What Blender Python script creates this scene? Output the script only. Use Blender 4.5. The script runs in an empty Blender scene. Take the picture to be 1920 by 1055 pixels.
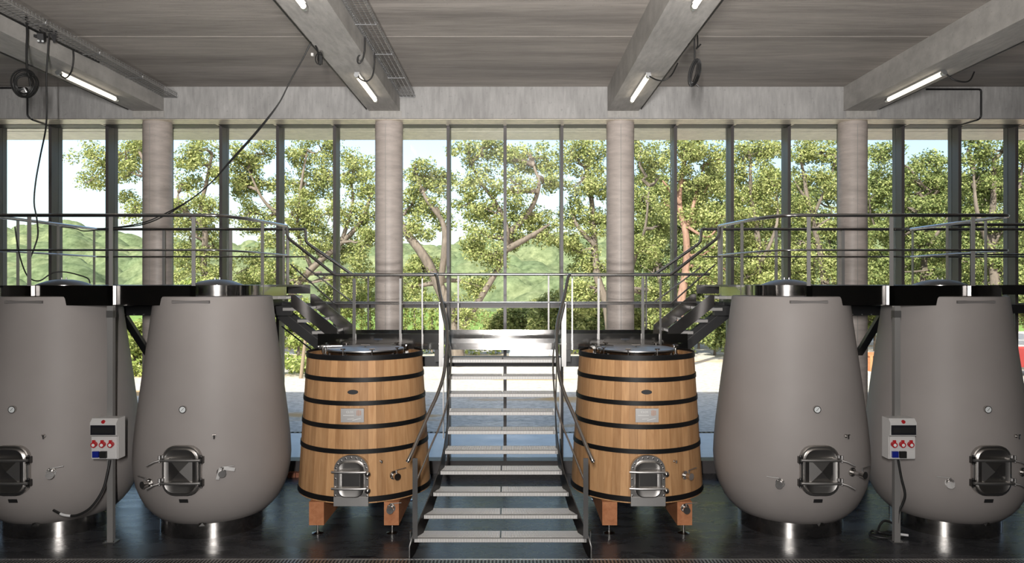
import bpy, bmesh, math, random
import numpy as np
from mathutils import Vector, Matrix
S = bpy.context.scene
COL = S.collection
R = math.radians
random.seed(7)

# ------------------------------------------------------------------ camera, sky, sun, lights, exposure
F, CH, CX = 1400.0, 3.04, -0.128          # focal length in px of 1920, eye height, symmetry axis of the plant
cd = bpy.data.cameras.new('camera'); cd.sensor_width = 36; cd.lens = 36*F/1920; cd.clip_end = 2000
cam = bpy.data.objects.new('camera', cd); COL.objects.link(cam)
cam.location = (0, 0, CH); cam.rotation_euler = (R(90), 0, 0); S.camera = cam
S.view_settings.view_transform = 'Standard'; S.view_settings.look = 'None'
S.view_settings.gamma = 1; S.view_settings.use_curve_mapping = False
S.view_settings.exposure = 0.0
S.cycles.use_denoising = True
S.cycles.max_bounces = 7; S.cycles.diffuse_bounces = 3; S.cycles.glossy_bounces = 4
S.cycles.transmission_bounces = 2; S.cycles.transparent_max_bounces = 10
S.cycles.sample_clamp_indirect = 4; S.cycles.caustics_reflective = False; S.cycles.caustics_refractive = False

SUN_EL, SUN_AZ = 36, -28                 # behind the photographer, a little to the left
w = bpy.data.worlds.new('sky'); S.world = w; w.use_nodes = True
nt = w.node_tree; bg = nt.nodes['Background']
sk = nt.nodes.new('ShaderNodeTexSky'); sk.sky_type = 'NISHITA'; sk.sun_disc = False
sk.sun_elevation = R(SUN_EL); sk.sun_rotation = R(180+SUN_AZ); sk.altitude = 100; sk.air_density = 1.0; sk.dust_density = 2.6
nt.links.new(sk.outputs[0], bg.inputs[0]); bg.inputs[1].default_value = 0.36

sl = bpy.data.lights.new('sun', 'SUN'); sl.energy = 10; sl.angle = R(0.53); sl.color = (1, .95, .86)
so = bpy.data.objects.new('sun', sl); COL.objects.link(so)
sd = Vector((math.sin(R(SUN_AZ))*math.cos(R(SUN_EL)), -math.cos(R(SUN_AZ))*math.cos(R(SUN_EL)), math.sin(R(SUN_EL))))
so.rotation_euler = sd.to_track_quat('Z', 'Y').to_euler(); so.location = sd*30

def area(name, loc, target, sx, sy, power, color=(1, 1, 1)):
    l = bpy.data.lights.new(name, 'AREA'); l.shape = 'RECTANGLE'; l.size = sx; l.size_y = sy; l.energy = power; l.color = color
    o = bpy.data.objects.new(name, l); COL.objects.link(o); o.location = loc
    o.rotation_euler = (Vector(loc)-Vector(target)).to_track_quat('Z', 'Y').to_euler()
    return o
area('photo_flash', (-.227, -0.5, 3.55), (-.227, 10, 3.3), .07, .9, 660, (1, .97, .94))   # narrow strip light beside the camera
def spot(name, loc, target, power, ang, rad, color=(1, 1, 1)):
    l = bpy.data.lights.new(name, 'SPOT'); l.energy = power; l.spot_size = R(ang); l.spot_blend = 1; l.shadow_soft_size = rad; l.color = color
    o = bpy.data.objects.new(name, l); COL.objects.link(o); o.location = loc
    o.rotation_euler = (Vector(loc)-Vector(target)).to_track_quat('Z', 'Y').to_euler()
    return o
spot('bounce_flash', (0, -1.5, 1.3), (0, 7.5, 7.5), 3700, 80, .3, (1, .96, .92))

# ------------------------------------------------------------------ helpers
def PX(px, y): return (px-960)*y/F
def PZ(py, y): return CH-(py-527.5)*y/F
def FLOORY(py): return F*CH/(py-527.5)
def MIR(x): return 2*CX-x

class MB:
    def __init__(s): s.v = []; s.f = []
    def add(s, vs, fs):
        b = len(s.v); s.v += [tuple(v) for v in vs]; s.f += [tuple(b+i for i in f) for f in fs]; return s
    def box(s, x0, x1, y0, y1, z0, z1, m=None):
        vs = [Vector((x, y, z)) for z in (z0, z1) for y in (y0, y1) for x in (x0, x1)]
        if m: vs = [m @ v for v in vs]
        return s.add(vs, [(0, 2, 3, 1), (4, 5, 7, 6), (0, 1, 5, 4), (2, 6, 7, 3), (0, 4, 6, 2), (1, 3, 7, 5)])
    def cbox(s, c, d, m=None):
        return s.box(c[0]-d[0]/2, c[0]+d[0]/2, c[1]-d[1]/2, c[1]+d[1]/2, c[2]-d[2]/2, c[2]+d[2]/2, m)
    def bar(s, a, b, w, t, up=(0, 0, 1)):        # rectangular bar from a to b, w across, t along 'up'
        a, b = Vector(a), Vector(b); d = (b-a).normalized(); u = Vector(up)
        sx = d.cross(u); sx = sx.normalized() if sx.length > 1e-4 else d.orthogonal().normalized()
        uu = sx.cross(d).normalized()
        vs = [p+sx*i*w/2+uu*j*t/2 for p in (a, b) for i, j in ((-1, -1), (1, -1), (1, 1), (-1, 1))]
        return s.add(vs, [(0, 3, 2, 1), (4, 5, 6, 7), (0, 1, 5, 4), (1, 2, 6, 5), (2, 3, 7, 6), (3, 0, 4, 7)])
    def tube(s, pts, r, n=8, closed=False, cap=True):
        pts = [Vector(p) for p in pts]; N = len(pts); rings = []
        rr = r if isinstance(r, (list, tuple)) else [r]*N
        prev = None
        for i, p in enumerate(pts):
            a = pts[(i-1) % N] if (closed or i) else p
            b = pts[(i+1) % N] if (closed or i < N-1) else p
            d = (b-a)
            d = d.normalized() if d.length > 1e-9 else Vector((0, 0, 1))
            if prev is None: x = d.orthogonal().normalized()
            else:
                x = prev-d*prev.dot(d); x = x.normalized() if x.length > 1e-6 else d.orthogonal().normalized()
            prev = x; y = d.cross(x)
            rings.append([p+(x*math.cos(2*math.pi*k/n)+y*math.sin(2*math.pi*k/n))*rr[i] for k in range(n)])
        vs = [v for ring in rings for v in ring]; fs = []
        for i in range(N if closed else N-1):
            j = (i+1) % N
            for k in range(n): fs.append((i*n+k, i*n+(k+1) % n, j*n+(k+1) % n, j*n+k))
        if cap and not closed: fs += [tuple(range(n-1, -1, -1)), tuple((N-1)*n+k for k in range(n))]
        return s.add(vs, fs)
    def lathe(s, prof, n=48, c=(0, 0, 0), m=None, a0=0, a1=2*math.pi, capt=False):
        full = abs(a1-a0-2*math.pi) < 1e-6; k = n if full else n+1; vs = []
        for r, z in prof:
            for i in range(k):
                a = a0+(a1-a0)*i/n; v = Vector((c[0]+r*math.sin(a), c[1]-r*math.cos(a), c[2]+z)); vs.append(m @ v if m else v)
        fs = []
        for j in range(len(prof)-1):
            for i in range(n if full else n):
                i2 = (i+1) % k
                fs.append((j*k+i, j*k+i2, (j+1)*k+i2, (j+1)*k+i))
        if capt: fs += [tuple(range(k-1, -1, -1)), tuple((len(prof)-1)*k+i for i in range(k))]
        return s.add(vs, fs)
    def cyl(s, a, b, r, n=16): return s.tube([a, b], r, n)
    def prism(s, poly, axis, t0, t1):            # 2-D polygon extruded along axis ('x','y','z')
        def P(p, t): return {'y': (p[0], t, p[1]), 'z': (p[0], p[1], t), 'x': (t, p[0], p[1])}[axis]
        n = len(poly); vs = [P(p, t0) for p in poly]+[P(p, t1) for p in poly]
        fs = [tuple(range(n-1, -1, -1)), tuple(range(n, 2*n))]+[(i, (i+1) % n, n+(i+1) % n, n+i) for i in range(n)]
        return s.add(vs, fs)
    def loft(s, loops, cap0=True, cap1=True):    # loops of equal point count
        n = len(loops[0]); vs = [p for l in loops for p in l]; fs = []
        for j in range(len(loops)-1):
            for i in range(n): fs.append((j*n+i, j*n+(i+1) % n, (j+1)*n+(i+1) % n, (j+1)*n+i))
        if cap0: fs.append(tuple(range(n-1, -1, -1)))
        if cap1: fs.append(tuple((len(loops)-1)*n+i for i in range(n)))
        return s.add(vs, fs)
    def mesh(s, name, smooth=None):
        me = bpy.data.meshes.new(name); me.from_pydata([tuple(v) for v in s.v], [], s.f)
        bm = bmesh.new(); bm.from_mesh(me); bmesh.ops.recalc_face_normals(bm, faces=bm.faces); bm.to_mesh(me); bm.free()
        if smooth is not None:
            me.polygons.foreach_set('use_smooth', [True]*len(me.polygons)); me.set_sharp_from_angle(angle=R(smooth))
        return me
    def build(s, name, mat, parent=None, smooth=None, m=None):
        return link(name, s.mesh(name, smooth), mat, parent, m)

def link(name, me, mat, parent=None, m=None):
    if mat and not me.materials: me.materials.append(mat)
    o = bpy.data.objects.new(name, me); COL.objects.link(o)
    if parent: o.parent = parent
    if m is not None: o.matrix_local = m
    return o
def thing(name, label, cat, loc=(0, 0, 0), rz=0, group=None):
    o = bpy.data.objects.new(name, None); COL.objects.link(o); o.location = loc; o.rotation_euler = (0, 0, rz); o.empty_display_size = .1
    return tag(o, label, cat, group)
def tag(o, label, cat, group=None):
    o['label'] = label; o['category'] = cat
    if group: o['group'] = group
    return o
def struct(o): o['kind'] = 'structure'; return o
def stuff(o): o['kind'] = 'stuff'; return o
def smoothpath(pts, n=6):                        # Catmull-Rom
    P = [Vector(p) for p in pts]; P = [2*P[0]-P[1]]+P+[2*P[-1]-P[-2]]; out = []
    for i in range(1, len(P)-2):
        for k in range(n):
            t = k/n; a, b, c, d = P[i-1:i+3]
            out.append(.5*((2*b)+(c-a)*t+(2*a-5*b+4*c-d)*t*t+(3*b-a-3*c+d)*t**3))
    return out+[P[-2]]
def roundpath(pts, r, n=5):                      # polyline with rounded corners
    P = [Vector(p) for p in pts]; out = [P[0]]
    for i in range(1, len(P)-1):
        a, b, c = P[i-1], P[i], P[i+1]; d1 = (a-b); d2 = (c-b); q = min(r, d1.length*.45, d2.length*.45)
        p, s = b+d1.normalized()*q, b+d2.normalized()*q
        for k in range(n+1):
            t = k/n; out.append(p*(1-t)**2+b*2*t*(1-t)+s*t*t)
    return out+[P[-1]]
def rrect(w, h, r, n=5, top_only=False):         # rounded rectangle in (x, z)
    pts = []
    for cx, cz, a in ((w/2-r, -h/2+r, -90), (w/2-r, h/2-r, 0), (-w/2+r, h/2-r, 90), (-w/2+r, -h/2+r, 180)):
        for k in range(n+1):
            t = R(a+90*k/n); pts.append((cx+r*math.cos(t), cz+r*math.sin(t)))
    return pts

# ------------------------------------------------------------------ materials
def node(nt, t, **k):
    n = nt.nodes.new(t)
    for a, v in k.items():
        if a.startswith('i_'): n.inputs[int(a[2:]) if a[2:].isdigit() else a[2:].replace('_', ' ')].default_value = v
        else: setattr(n, a, v)
    return n
def ramp(nt, fac, c0, c1, p0=.35, p1=.65):
    r = nt.nodes.new('ShaderNodeValToRGB'); r.color_ramp.elements[0].position = p0; r.color_ramp.elements[1].position = p1
    r.color_ramp.elements[0].color = (*c0, 1); r.color_ramp.elements[1].color = (*c1, 1); nt.links.new(fac, r.inputs[0]); return r.outputs[0]
def mix(nt, f, a, b, mode='MIX'):
    m = nt.nodes.new('ShaderNodeMix'); m.data_type = 'RGBA'; m.blend_type = mode
    for s, v in ((m.inputs[0], f), (m.inputs[6], a), (m.inputs[7], b)):
        if hasattr(v, 'is_linked'): nt.links.new(v, s)
        else: s.default_value = v if not isinstance(v, tuple) else ((*v, 1) if len(v) == 3 else v)
    return m.outputs[2]
def base(name, color=(.5, .5, .5), rough=.6, metal=0, spec=.5):
    m = bpy.data.materials.new(name); m.use_nodes = True; b = m.node_tree.nodes['Principled BSDF']
    b.inputs['Base Color'].default_value = (*color, 1); b.inputs['Roughness'].default_value = rough; b.inputs['Metallic'].default_value = metal
    b.inputs['Specular IOR Level'].default_value = spec
    return m, m.node_tree, b
def coords(nt, scale=(1, 1, 1), kind='Object'):
    tc = nt.nodes.new('ShaderNodeTexCoord'); mp = nt.nodes.new('ShaderNodeMapping'); mp.inputs['Scale'].default_value = scale
    nt.links.new(tc.outputs[kind], mp.inputs[0]); return mp.outputs[0]
def noise(nt, co, scale, detail=4, rough=.55, dist=0):
    n = node(nt, 'ShaderNodeTexNoise'); n.inputs['Scale'].default_value = scale; n.inputs['Detail'].default_value = detail
    n.inputs['Roughness'].default_value = rough; n.inputs['Distortion'].default_value = dist; nt.links.new(co, n.inputs['Vector']); return n.outputs[0]
def bump(nt, b, h, strength=.2, dist=.02):
    n = node(nt, 'ShaderNodeBump'); n.inputs['Strength'].default_value = strength; n.inputs['Distance'].default_value = dist
    nt.links.new(h, n.inputs['Height']); nt.links.new(n.outputs[0], b.inputs['Normal'])
def concrete(name, c, var=.25, stretch=(1, 1, 1), stretch2=None, rough=.7, spec=.3, blot=1.3, sharp=.5):
    m, nt, b = base(name, c, rough, 0, spec)
    lo = tuple(x*(1-var) for x in c); hi = tuple(min(1, x*(1+var)) for x in c)
    co = coords(nt, stretch); n1 = noise(nt, co, blot, 6, .62, .3)
    col = ramp(nt, n1, lo, hi, .5-sharp/2, .5+sharp/2)
    n2 = noise(nt, coords(nt, stretch2 or (1, 1, 1)), 9, 5, .6)
    col = mix(nt, .55, col, ramp(nt, n2, (.72, .72, .72), (1.25, 1.25, 1.24), .3, .7), 'MULTIPLY')
    n3 = noise(nt, coords(nt), 26, 2, .5)
    col = mix(nt, ramp(nt, n3, (0, 0, 0), (.4, .4, .4), .66, .74), col, tuple(x*.55 for x in c))
    nt.links.new(col, b.inputs['Base Color']); bump(nt, b, n2, .18, .02); return m

M = {}
M['ceiling'] = concrete('ceiling_concrete', (.37, .338, .31), .42, (.12, 1.2, 1), (.25, 3.2, 1), rough=.62, spec=.35, blot=1.6)
M['joint'] = base('joint_filler', (.42, .41, .39), .8)[0]
M['beam'] = concrete('beam_concrete', (.43, .415, .395), .22, (.5, .5, 1.2), (2.5, .5, .6), rough=.65, blot=1.5)
M['lintel'] = concrete('lintel_concrete', (.40, .393, .387), .25, (1, 1, .5), (2.2, 1, .35), rough=.65, blot=1.6)
M['column'] = concrete('column_concrete', (.55, .485, .445), .06, (.5, .5, 2.2), (.4, .4, 2.0), rough=.45, spec=.45, blot=1.6)
M['wall'] = concrete('wall_concrete', (.12, .115, .11), .2)
M['tank'] = concrete('tank_coating', (.335, .305, .292), .03, (1, 1, 1), rough=.55, spec=.35, blot=.8)
def tank_fix():
    m = M['tank']; nt = m.node_tree; b = nt.nodes['Principled BSDF']
    for l in list(nt.links):
        if l.to_socket == b.inputs['Base Color'] or l.to_socket == b.inputs['Normal']: nt.links.remove(l)
    n = noise(nt, coords(nt), 1.2, 3); nt.links.new(ramp(nt, n, (.308, .281, .268), (.332, .304, .29)), b.inputs['Base Color'])
tank_fix()
def metal(name, c, rough, stretch=None, var=.06):
    m, nt, b = base(name, c, rough, 1)
    if stretch:
        n = noise(nt, coords(nt, stretch), 30, 3)
        r = node(nt, 'ShaderNodeMapRange'); r.inputs[3].default_value = max(.02, rough-var); r.inputs[4].default_value = rough+var
        nt.links.new(n, r.inputs[0]); nt.links.new(r.outputs[0], b.inputs['Roughness'])
    return m
M['steel'] = metal('brushed_steel', (.58, .57, .56), .38, (1, 1, 12))
M['polished'] = metal('polished_steel', (.62, .6, .58), .2)
M['plate'] = metal('sheet_steel', (.5, .49, .48), .10, (.4, .4, 14), .03)
M['ring'] = metal('base_ring_steel', (.52, .5, .48), .17, (.4, .4, 6), .04)
M['postgrey'] = base('galvanised_post', (.40, .39, .38), .4, .55)[0]
M['satin'] = metal('satin_steel', (.33, .325, .32), .45)
M['rail'] = metal('rail_tube', (.5, .49, .48), .22)
M['slot'] = base('slot_shadow', (.17, .16, .155), .8)[0]
M['dark_steel'] = metal('dark_steel', (.12, .117, .115), .36, (.3, .3, 8))
M['plaque'] = metal('plaque_steel', (.5, .49, .48), .42)
M['lid'] = metal('pressed_lid_steel', (.55, .53, .51), .3)
M['fascia'] = metal('mirror_steel_fascia', (.42, .4, .39), .16, (.4, 3, 12), .04)
M['galv'] = metal('galvanised_wire', (.62, .63, .64), .4)
M['tread'] = base('galvanised_grating', (.84, .82, .80), .5, .2)[0]
M['nosing'] = base('tread_nosing', (.33, .32, .31), .5, .4)[0]
M['black'] = base('black_painted_steel', (.012, .012, .013), .42)[0]
M['frame'] = base('anthracite_window_frame', (.085, .077, .077), .4)[0]
M['rubber'] = base('black_rubber', (.012, .012, .012), .5)[0]
M['hoop'] = base('black_hoop_iron', (.007, .007, .0075), .5, 0, .25)[0]
M['white'] = base('white_plastic', (.62, .61, .6), .4)[0]
M['white_tape'] = base('white_tape', (.7, .7, .7), .5)[0]
M['red'] = base('red_plastic', (.45, .02, .025), .35)[0]
M['blue'] = base('blue_plastic', (.01, .02, .22), .35)[0]
M['smoke'] = base('smoked_cover', (.018, .018, .022), .12)[0]
M['dial'] = base('dial_white', (.75, .78, .78), .4)[0]
M['label'] = base('dark_label', (.05, .05, .052), .35, .6)[0]
M['copper'] = base('copper_ink', (.62, .32, .2), .35, .6)[0]
M['ink'] = base('pale_engraving', (.78, .78, .76), .4)[0]
def tube_mat():
    m, nt, b = base('lamp_tube', (1, .95, .85), .4)
    b.inputs['Emission Color'].default_value = (1, .88, .68, 1); b.inputs['Emission Strength'].default_value = 3.2; return m
M['lamp'] = tube_mat()
def wood_mat(name, c0, c1, axis_scale, obj_random=True, rough=.55):
    m, nt, b = base(name, c0, rough, 0, .25)
    co = coords(nt, axis_scale); oi = node(nt, 'ShaderNodeObjectInfo')
    add = node(nt, 'ShaderNodeVectorMath', operation='ADD'); cmb = node(nt, 'ShaderNodeCombineXYZ')
    mu = node(nt, 'ShaderNodeMath', operation='MULTIPLY'); mu.inputs[1].default_value = 37
    nt.links.new(oi.outputs['Random'], mu.inputs[0])
    for i in range(3): nt.links.new(mu.outputs[0], cmb.inputs[i])
    nt.links.new(co, add.inputs[0]); nt.links.new(cmb.outputs[0], add.inputs[1])
    n = noise(nt, add.outputs[0], 6, 6, .6, .6); col = ramp(nt, n, c0, c1, .32, .68)
    if obj_random:
        col = mix(nt, 1, col, ramp(nt, oi.outputs['Random'], (.78, .74, .70), (1.14, 1.12, 1.1), 0, 1), 'MULTIPLY')
    nt.links.new(col, b.inputs['Base Color']); bump(nt, b, n, .08, .01); return m
M['oak'] = wood_mat('oak_stave', (.46, .25, .115), (.62, .375, .19), (3, 3, .22))
M['oak_end'] = wood_mat('oak_head', (.27, .13, .06), (.36, .19, .09), (6, .4, 6), False)
M['beamwood'] = wood_mat('reddish_timber', (.40, .155, .07), (.52, .23, .11), (2.5, .4, 2.5), False, .6)
def floor_mat():
    m, nt, b = base('dark_resin_floor', (.02, .02, .021), .2, 0, .6)
    co = coords(nt, (.8, 2.2, 1)); n = noise(nt, co, 1.8, 8, .68, .8); n2 = noise(nt, coords(nt, (.6, 1.8, 1)), 6, 6, .7, .5)
    c = ramp(nt, n, (.026, .027, .031), (.055, .056, .062), .38, .66)  # faint blue in the base colour stands in for skylight on the floor
    c = mix(nt, ramp(nt, n2, (0, 0, 0), (.6, .6, .6), .62, .78), c, (.11, .106, .103)); nt.links.new(c, b.inputs['Base Color'])
    nt.links.new(ramp(nt, n, (.2, .2, .2), (.36, .36, .36), .3, .7), b.inputs['Roughness']); bump(nt, b, n2, .03, .01); return m
M['floor'] = floor_mat()
def glass_mat():
    m = bpy.data.materials.new('window_glass'); m.use_nodes = True; nt = m.node_tree; nt.nodes.clear()
    o = node(nt, 'ShaderNodeOutputMaterial'); mx = node(nt, 'ShaderNodeMixShader'); t = node(nt, 'ShaderNodeBsdfTransparent'); g = node(nt, 'ShaderNodeBsdfGlossy')
    t.inputs[0].default_value = (.95, .97, .965, 1); g.inputs['Roughness'].default_value = .0
    f = node(nt, 'ShaderNodeFresnel'); f.inputs[0].default_value = 1.35
    nt.links.new(f.outputs[0], mx.inputs[0]); nt.links.new(t.outputs[0], mx.inputs[1]); nt.links.new(g.outputs[0], mx.inputs[2]); nt.links.new(mx.outputs[0], o.inputs[0]); return m
M['glass'] = glass_mat()
def ground_mat(name, c0, c1, sc, rough=.9, extra=None):
    m, nt, b = base(name, c0, rough, 0, .2); n = noise(nt, coords(nt), sc, 8, .65); col = ramp(nt, n, c0, c1, .35, .65)
    if extra:
        n2 = noise(nt, coords(nt, (.15, .4, 1)), 1, 3); col = mix(nt, ramp(nt, n2, (0, 0, 0), (1, 1, 1), .58, .66), col, extra)
    nt.links.new(col, b.inputs['Base Color']); bump(nt, b, n, .4, .03); return m
M['gravel'] = ground_mat('pale_gravel', (.40, .365, .31), (.66, .6, .52), 7, .9, (.50, .33, .16))
M['apron'] = ground_mat('pale_concrete_apron', (.70, .70, .68), (.78, .78, .76), 3, .45)
M['grass'] = ground_mat('grass', (.12, .2, .035), (.22, .32, .07), 3)
M['soffit'] = concrete('soffit', (.88, .8, .67), .06, rough=.35, spec=.6)
M['soffit'].node_tree.nodes['Principled BSDF'].inputs['Metallic'].default_value = .35
M['brick'] = ground_mat('red_brick', (.34, .13, .08), (.42, .18, .11), 20)
def hill_mat():
    m, nt, b = base('wooded_hill', (.3, .36, .2), .95, 0, 0); n2 = noise(nt, coords(nt, (1, .3, 1)), .11, 2); n = noise(nt, coords(nt, (1, .5, 1.5)), .9, 5, .7)
    col = ramp(nt, n, (.075, .10, .05), (.20, .235, .13), .3, .66); col = mix(nt, .6, col, ramp(nt, n2, (.7, .78, .7), (1.25, 1.15, 1.05), .4, .6), 'MULTIPLY')
    nt.links.new(col, b.inputs['Base Color']); return m
M['hill'] = hill_mat()
def leaf_mat(name, dark, mid, light):
    m = bpy.data.materials.new(name); m.use_nodes = True; nt = m.node_tree; nt.nodes.clear()
    o = node(nt, 'ShaderNodeOutputMaterial'); g = node(nt, 'ShaderNodeNewGeometry'); d = node(nt, 'ShaderNodeBsdfDiffuse'); t = node(nt, 'ShaderNodeBsdfTranslucent'); mx = node(nt, 'ShaderNodeMixShader')
    r = nt.nodes.new('ShaderNodeValToRGB'); e = r.color_ramp.elements; e[0].color = (*dark, 1); e[1].color = (*light, 1); k = e.new(.5); k.color = (*mid, 1)
    nt.links.new(g.outputs['Random Per Island'], r.inputs[0]); nt.links.new(r.outputs[0], d.inputs[0]); nt.links.new(r.outputs[0], t.inputs[0])
    mx.inputs[0].default_value = .35; nt.links.new(d.outputs[0], mx.inputs[1]); nt.links.new(t.outputs[0], mx.inputs[2]); nt.links.new(mx.outputs[0], o.inputs[0]); return m
M['leaf'] = leaf_mat('oak_leaf', (.14, .18, .06), (.31, .34, .12), (.52, .52, .23))
M['leaf_dark'] = leaf_mat('dark_leaf', (.10, .14, .05), (.22, .26, .09), (.40, .42, .17))
M['leaf_bright'] = leaf_mat('shrub_leaf', (.17, .23, .06), (.33, .38, .11), (.50, .53, .21))
M['bark'] = concrete('bark', (.16, .13, .105), .4, (3, 3, .8), (2, 2, .5), rough=.9, blot=3)
M['pink_bark'] = concrete('pinkish_bark', (.27, .16, .115), .35, (3, 3, .8), (2, 2, .5), rough=.9, blot=3)
M['post_wood'] = base('weathered_post', (.25, .19, .13), .9)[0]
M['carpaint'] = base('car_paint_silver', (.55, .55, .54), .3, .3)[0]
M['redpaint'] = base('red_sheet_metal', (.55, .06, .06), .4)[0]
M['tyre'] = base('tyre_rubber', (.02, .02, .02), .8)[0]

# ------------------------------------------------------------------ building shell
WL, WR, WB = -12.0, 12.0, -8.5                   # hall extents
YN, YG, YB = 11.75, 11.93, 12.04                 # mullion face, glass, mullion back
LB = 11.21                                       # front face of the lintel beam
ZC, ZL = 5.96, 5.486                             # ceiling, lintel underside
struct(MB().box(WL, WR, WB, YB, -.3, 0).build('floor', M['floor']))
ceil = struct(MB().box(WL-8, WR+8, WB-.5, LB+.9, ZC+.018, ZC+.36).build('ceiling', M['joint']))
BX = [-9.03, -5.46, -1.914, 1.666, 5.21, 8.77]   # beam axes
edges = [WL]+BX+[WR]
yj = [WB, -4.9, -2.6, -.3, 2.0, 4.3, 6.6, 8.9, LB]
for i in range(len(edges)-1):
    x0 = edges[i]+(.22 if i else 0); x1 = edges[i+1]-(.22 if i < len(edges)-2 else 0)
    for j in range(len(yj)-1):
        MB().box(x0, x1, yj[j]+.012, yj[j+1]-.012, ZC, ZC+.05).build('panel', M['ceiling'], ceil)
for i, x in enumerate(BX):
    struct(MB().box(x-.2325, x+.2325, WB, LB+.1, 5.598, ZC+.03).build('ceiling_beam_%d' % (i+1), M['beam']))
    c = thing('concrete_column', ['', 'round concrete column behind the far left egg tank pair, left column', 'round concrete column left of the central staircase', 'round concrete column right of the central staircase', 'round concrete column behind the right pair of egg tanks', ''][i] or 'round concrete column', 'column')
    struct(c); del c['label']; del c['category']; c.name = 'column_%d' % (i+1)
    xc = [-9.05, -5.457, -1.893, 1.667, 5.244, 8.8][i]; c.location = (xc, 11.5, 0)
    MB().lathe([(0, 0), (.213, 0), (.213, 5.45), (.205, 5.5), (0, 5.5)], 40).build('shaft', M['column'], c, 40)
    MB().box(-.235, .235, -.3, .25, 5.5, 5.6).build('cap_block', M['beam'], c)
    MB().cyl((-.02, -.2135, .3), (-.02, -.2135, 5.42), .0045, 6).build('seam_highlight', M['joint'], c)  # pale strip on the seam line, widened to stand in for a polished highlight
struct(MB().box(WL-8, WR+8, LB, YN-.04, ZL, ZC+.03).build('lintel_beam', M['lintel']))
struct(MB().box(WL, WR, LB+.04, YN-.05, ZL-.006, ZL).build('trim_1', M['soffit']))
struct(MB().box(WL-8, WR+8, YN-.04, YB, 5.52, ZC+.03).build('lintel_back_beam', M['lintel']))
# roof edge outside, two soffit strips with a groove
ro = struct(MB().box(WL-8, WR+8, YB, 13.0, 5.56, 6.32).build('roof', M['soffit']))
MB().box(WL-8, WR+8, YB+.01, 12.22, 5.5, 5.57).build('soffit_strip', M['soffit'], ro)
MB().box(WL-8, WR+8, 12.26, 13.0, 5.5, 5.57).build('soffit_strip', M['soffit'], ro)
for s, x in (('left', WL), ('right', WR)):
    struct(MB().box(x-.3 if s == 'left' else x, x if s == 'left' else x+.3, WB, YB, 0, ZC).build('wall_'+s, M['wall']))
struct(MB().box(WL-.3, WR+.3, WB-.4, WB, 0, ZC).build('wall_back', M['wall']))
for s, x0, x1 in (('far_left', WL-8, WL), ('far_right', WR, WR+8)):
    struct(MB().box(x0, x1, YN, YB, 0, 5.5).build('wall_'+s, M['wall']))

# window bays: each bay a window with mullion, glass panes, rails
MS, MX0 = .895, -.11
for k in range(-12, 12):
    xa = MX0+k*MS; xb = xa+MS
    if xa < WL+.1 or xb > WR+.6: continue
    e = struct(bpy.data.objects.new('window_%d' % (k+13), None)); COL.objects.link(e); e.location = (xa, YG, 0)
    MB().box(-.024, .024, YN-YG, YB-YG, .0, 5.52).build('mullion', M['frame'], e)
    MB().box(.024, MS-.024, -.33, -.08, 5.475, 5.52).build('head_rail', M['black'], e)
    MB().box(.024, MS-.024, -.05, .05, 2.62, 2.695).build('transom', M['frame'], e)
    MB().box(.024, MS-.024, -.10, .10, .0, .19).build('sill', M['frame'], e)
    MB().box(.024, MS-.024, -.16, .09, .19, .215).build('sill_ledge', M['frame'], e)
    MB().box(.024, MS-.024, -.006, .006, 2.695, 5.52).build('pane', M['glass'], e)
    MB().box(.024, MS-.024, -.006, .006, .215, 2.62).build('pane', M['glass'], e)

# drain channel across the foreground
d = thing('drain_channel', 'steel floor drain channel with fine grating along the very bottom of the picture', 'drain', (0, 8.08, 0))
MB().box(-9, 9, .085, .1, 0, .006).box(-9, 9, -.1, -.085, 0, .006).build('rim', M['steel'], d)
b = MB()
for i in range(450): x = -9+i*.04; b.box(x, x+.018, -.085, .085, .0, .005)
stuff(b.build('grating', M['steel'], d))
MB().box(-9, 9, -.085, .085, .0005, .001).build('trough', M['black'], d)

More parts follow.
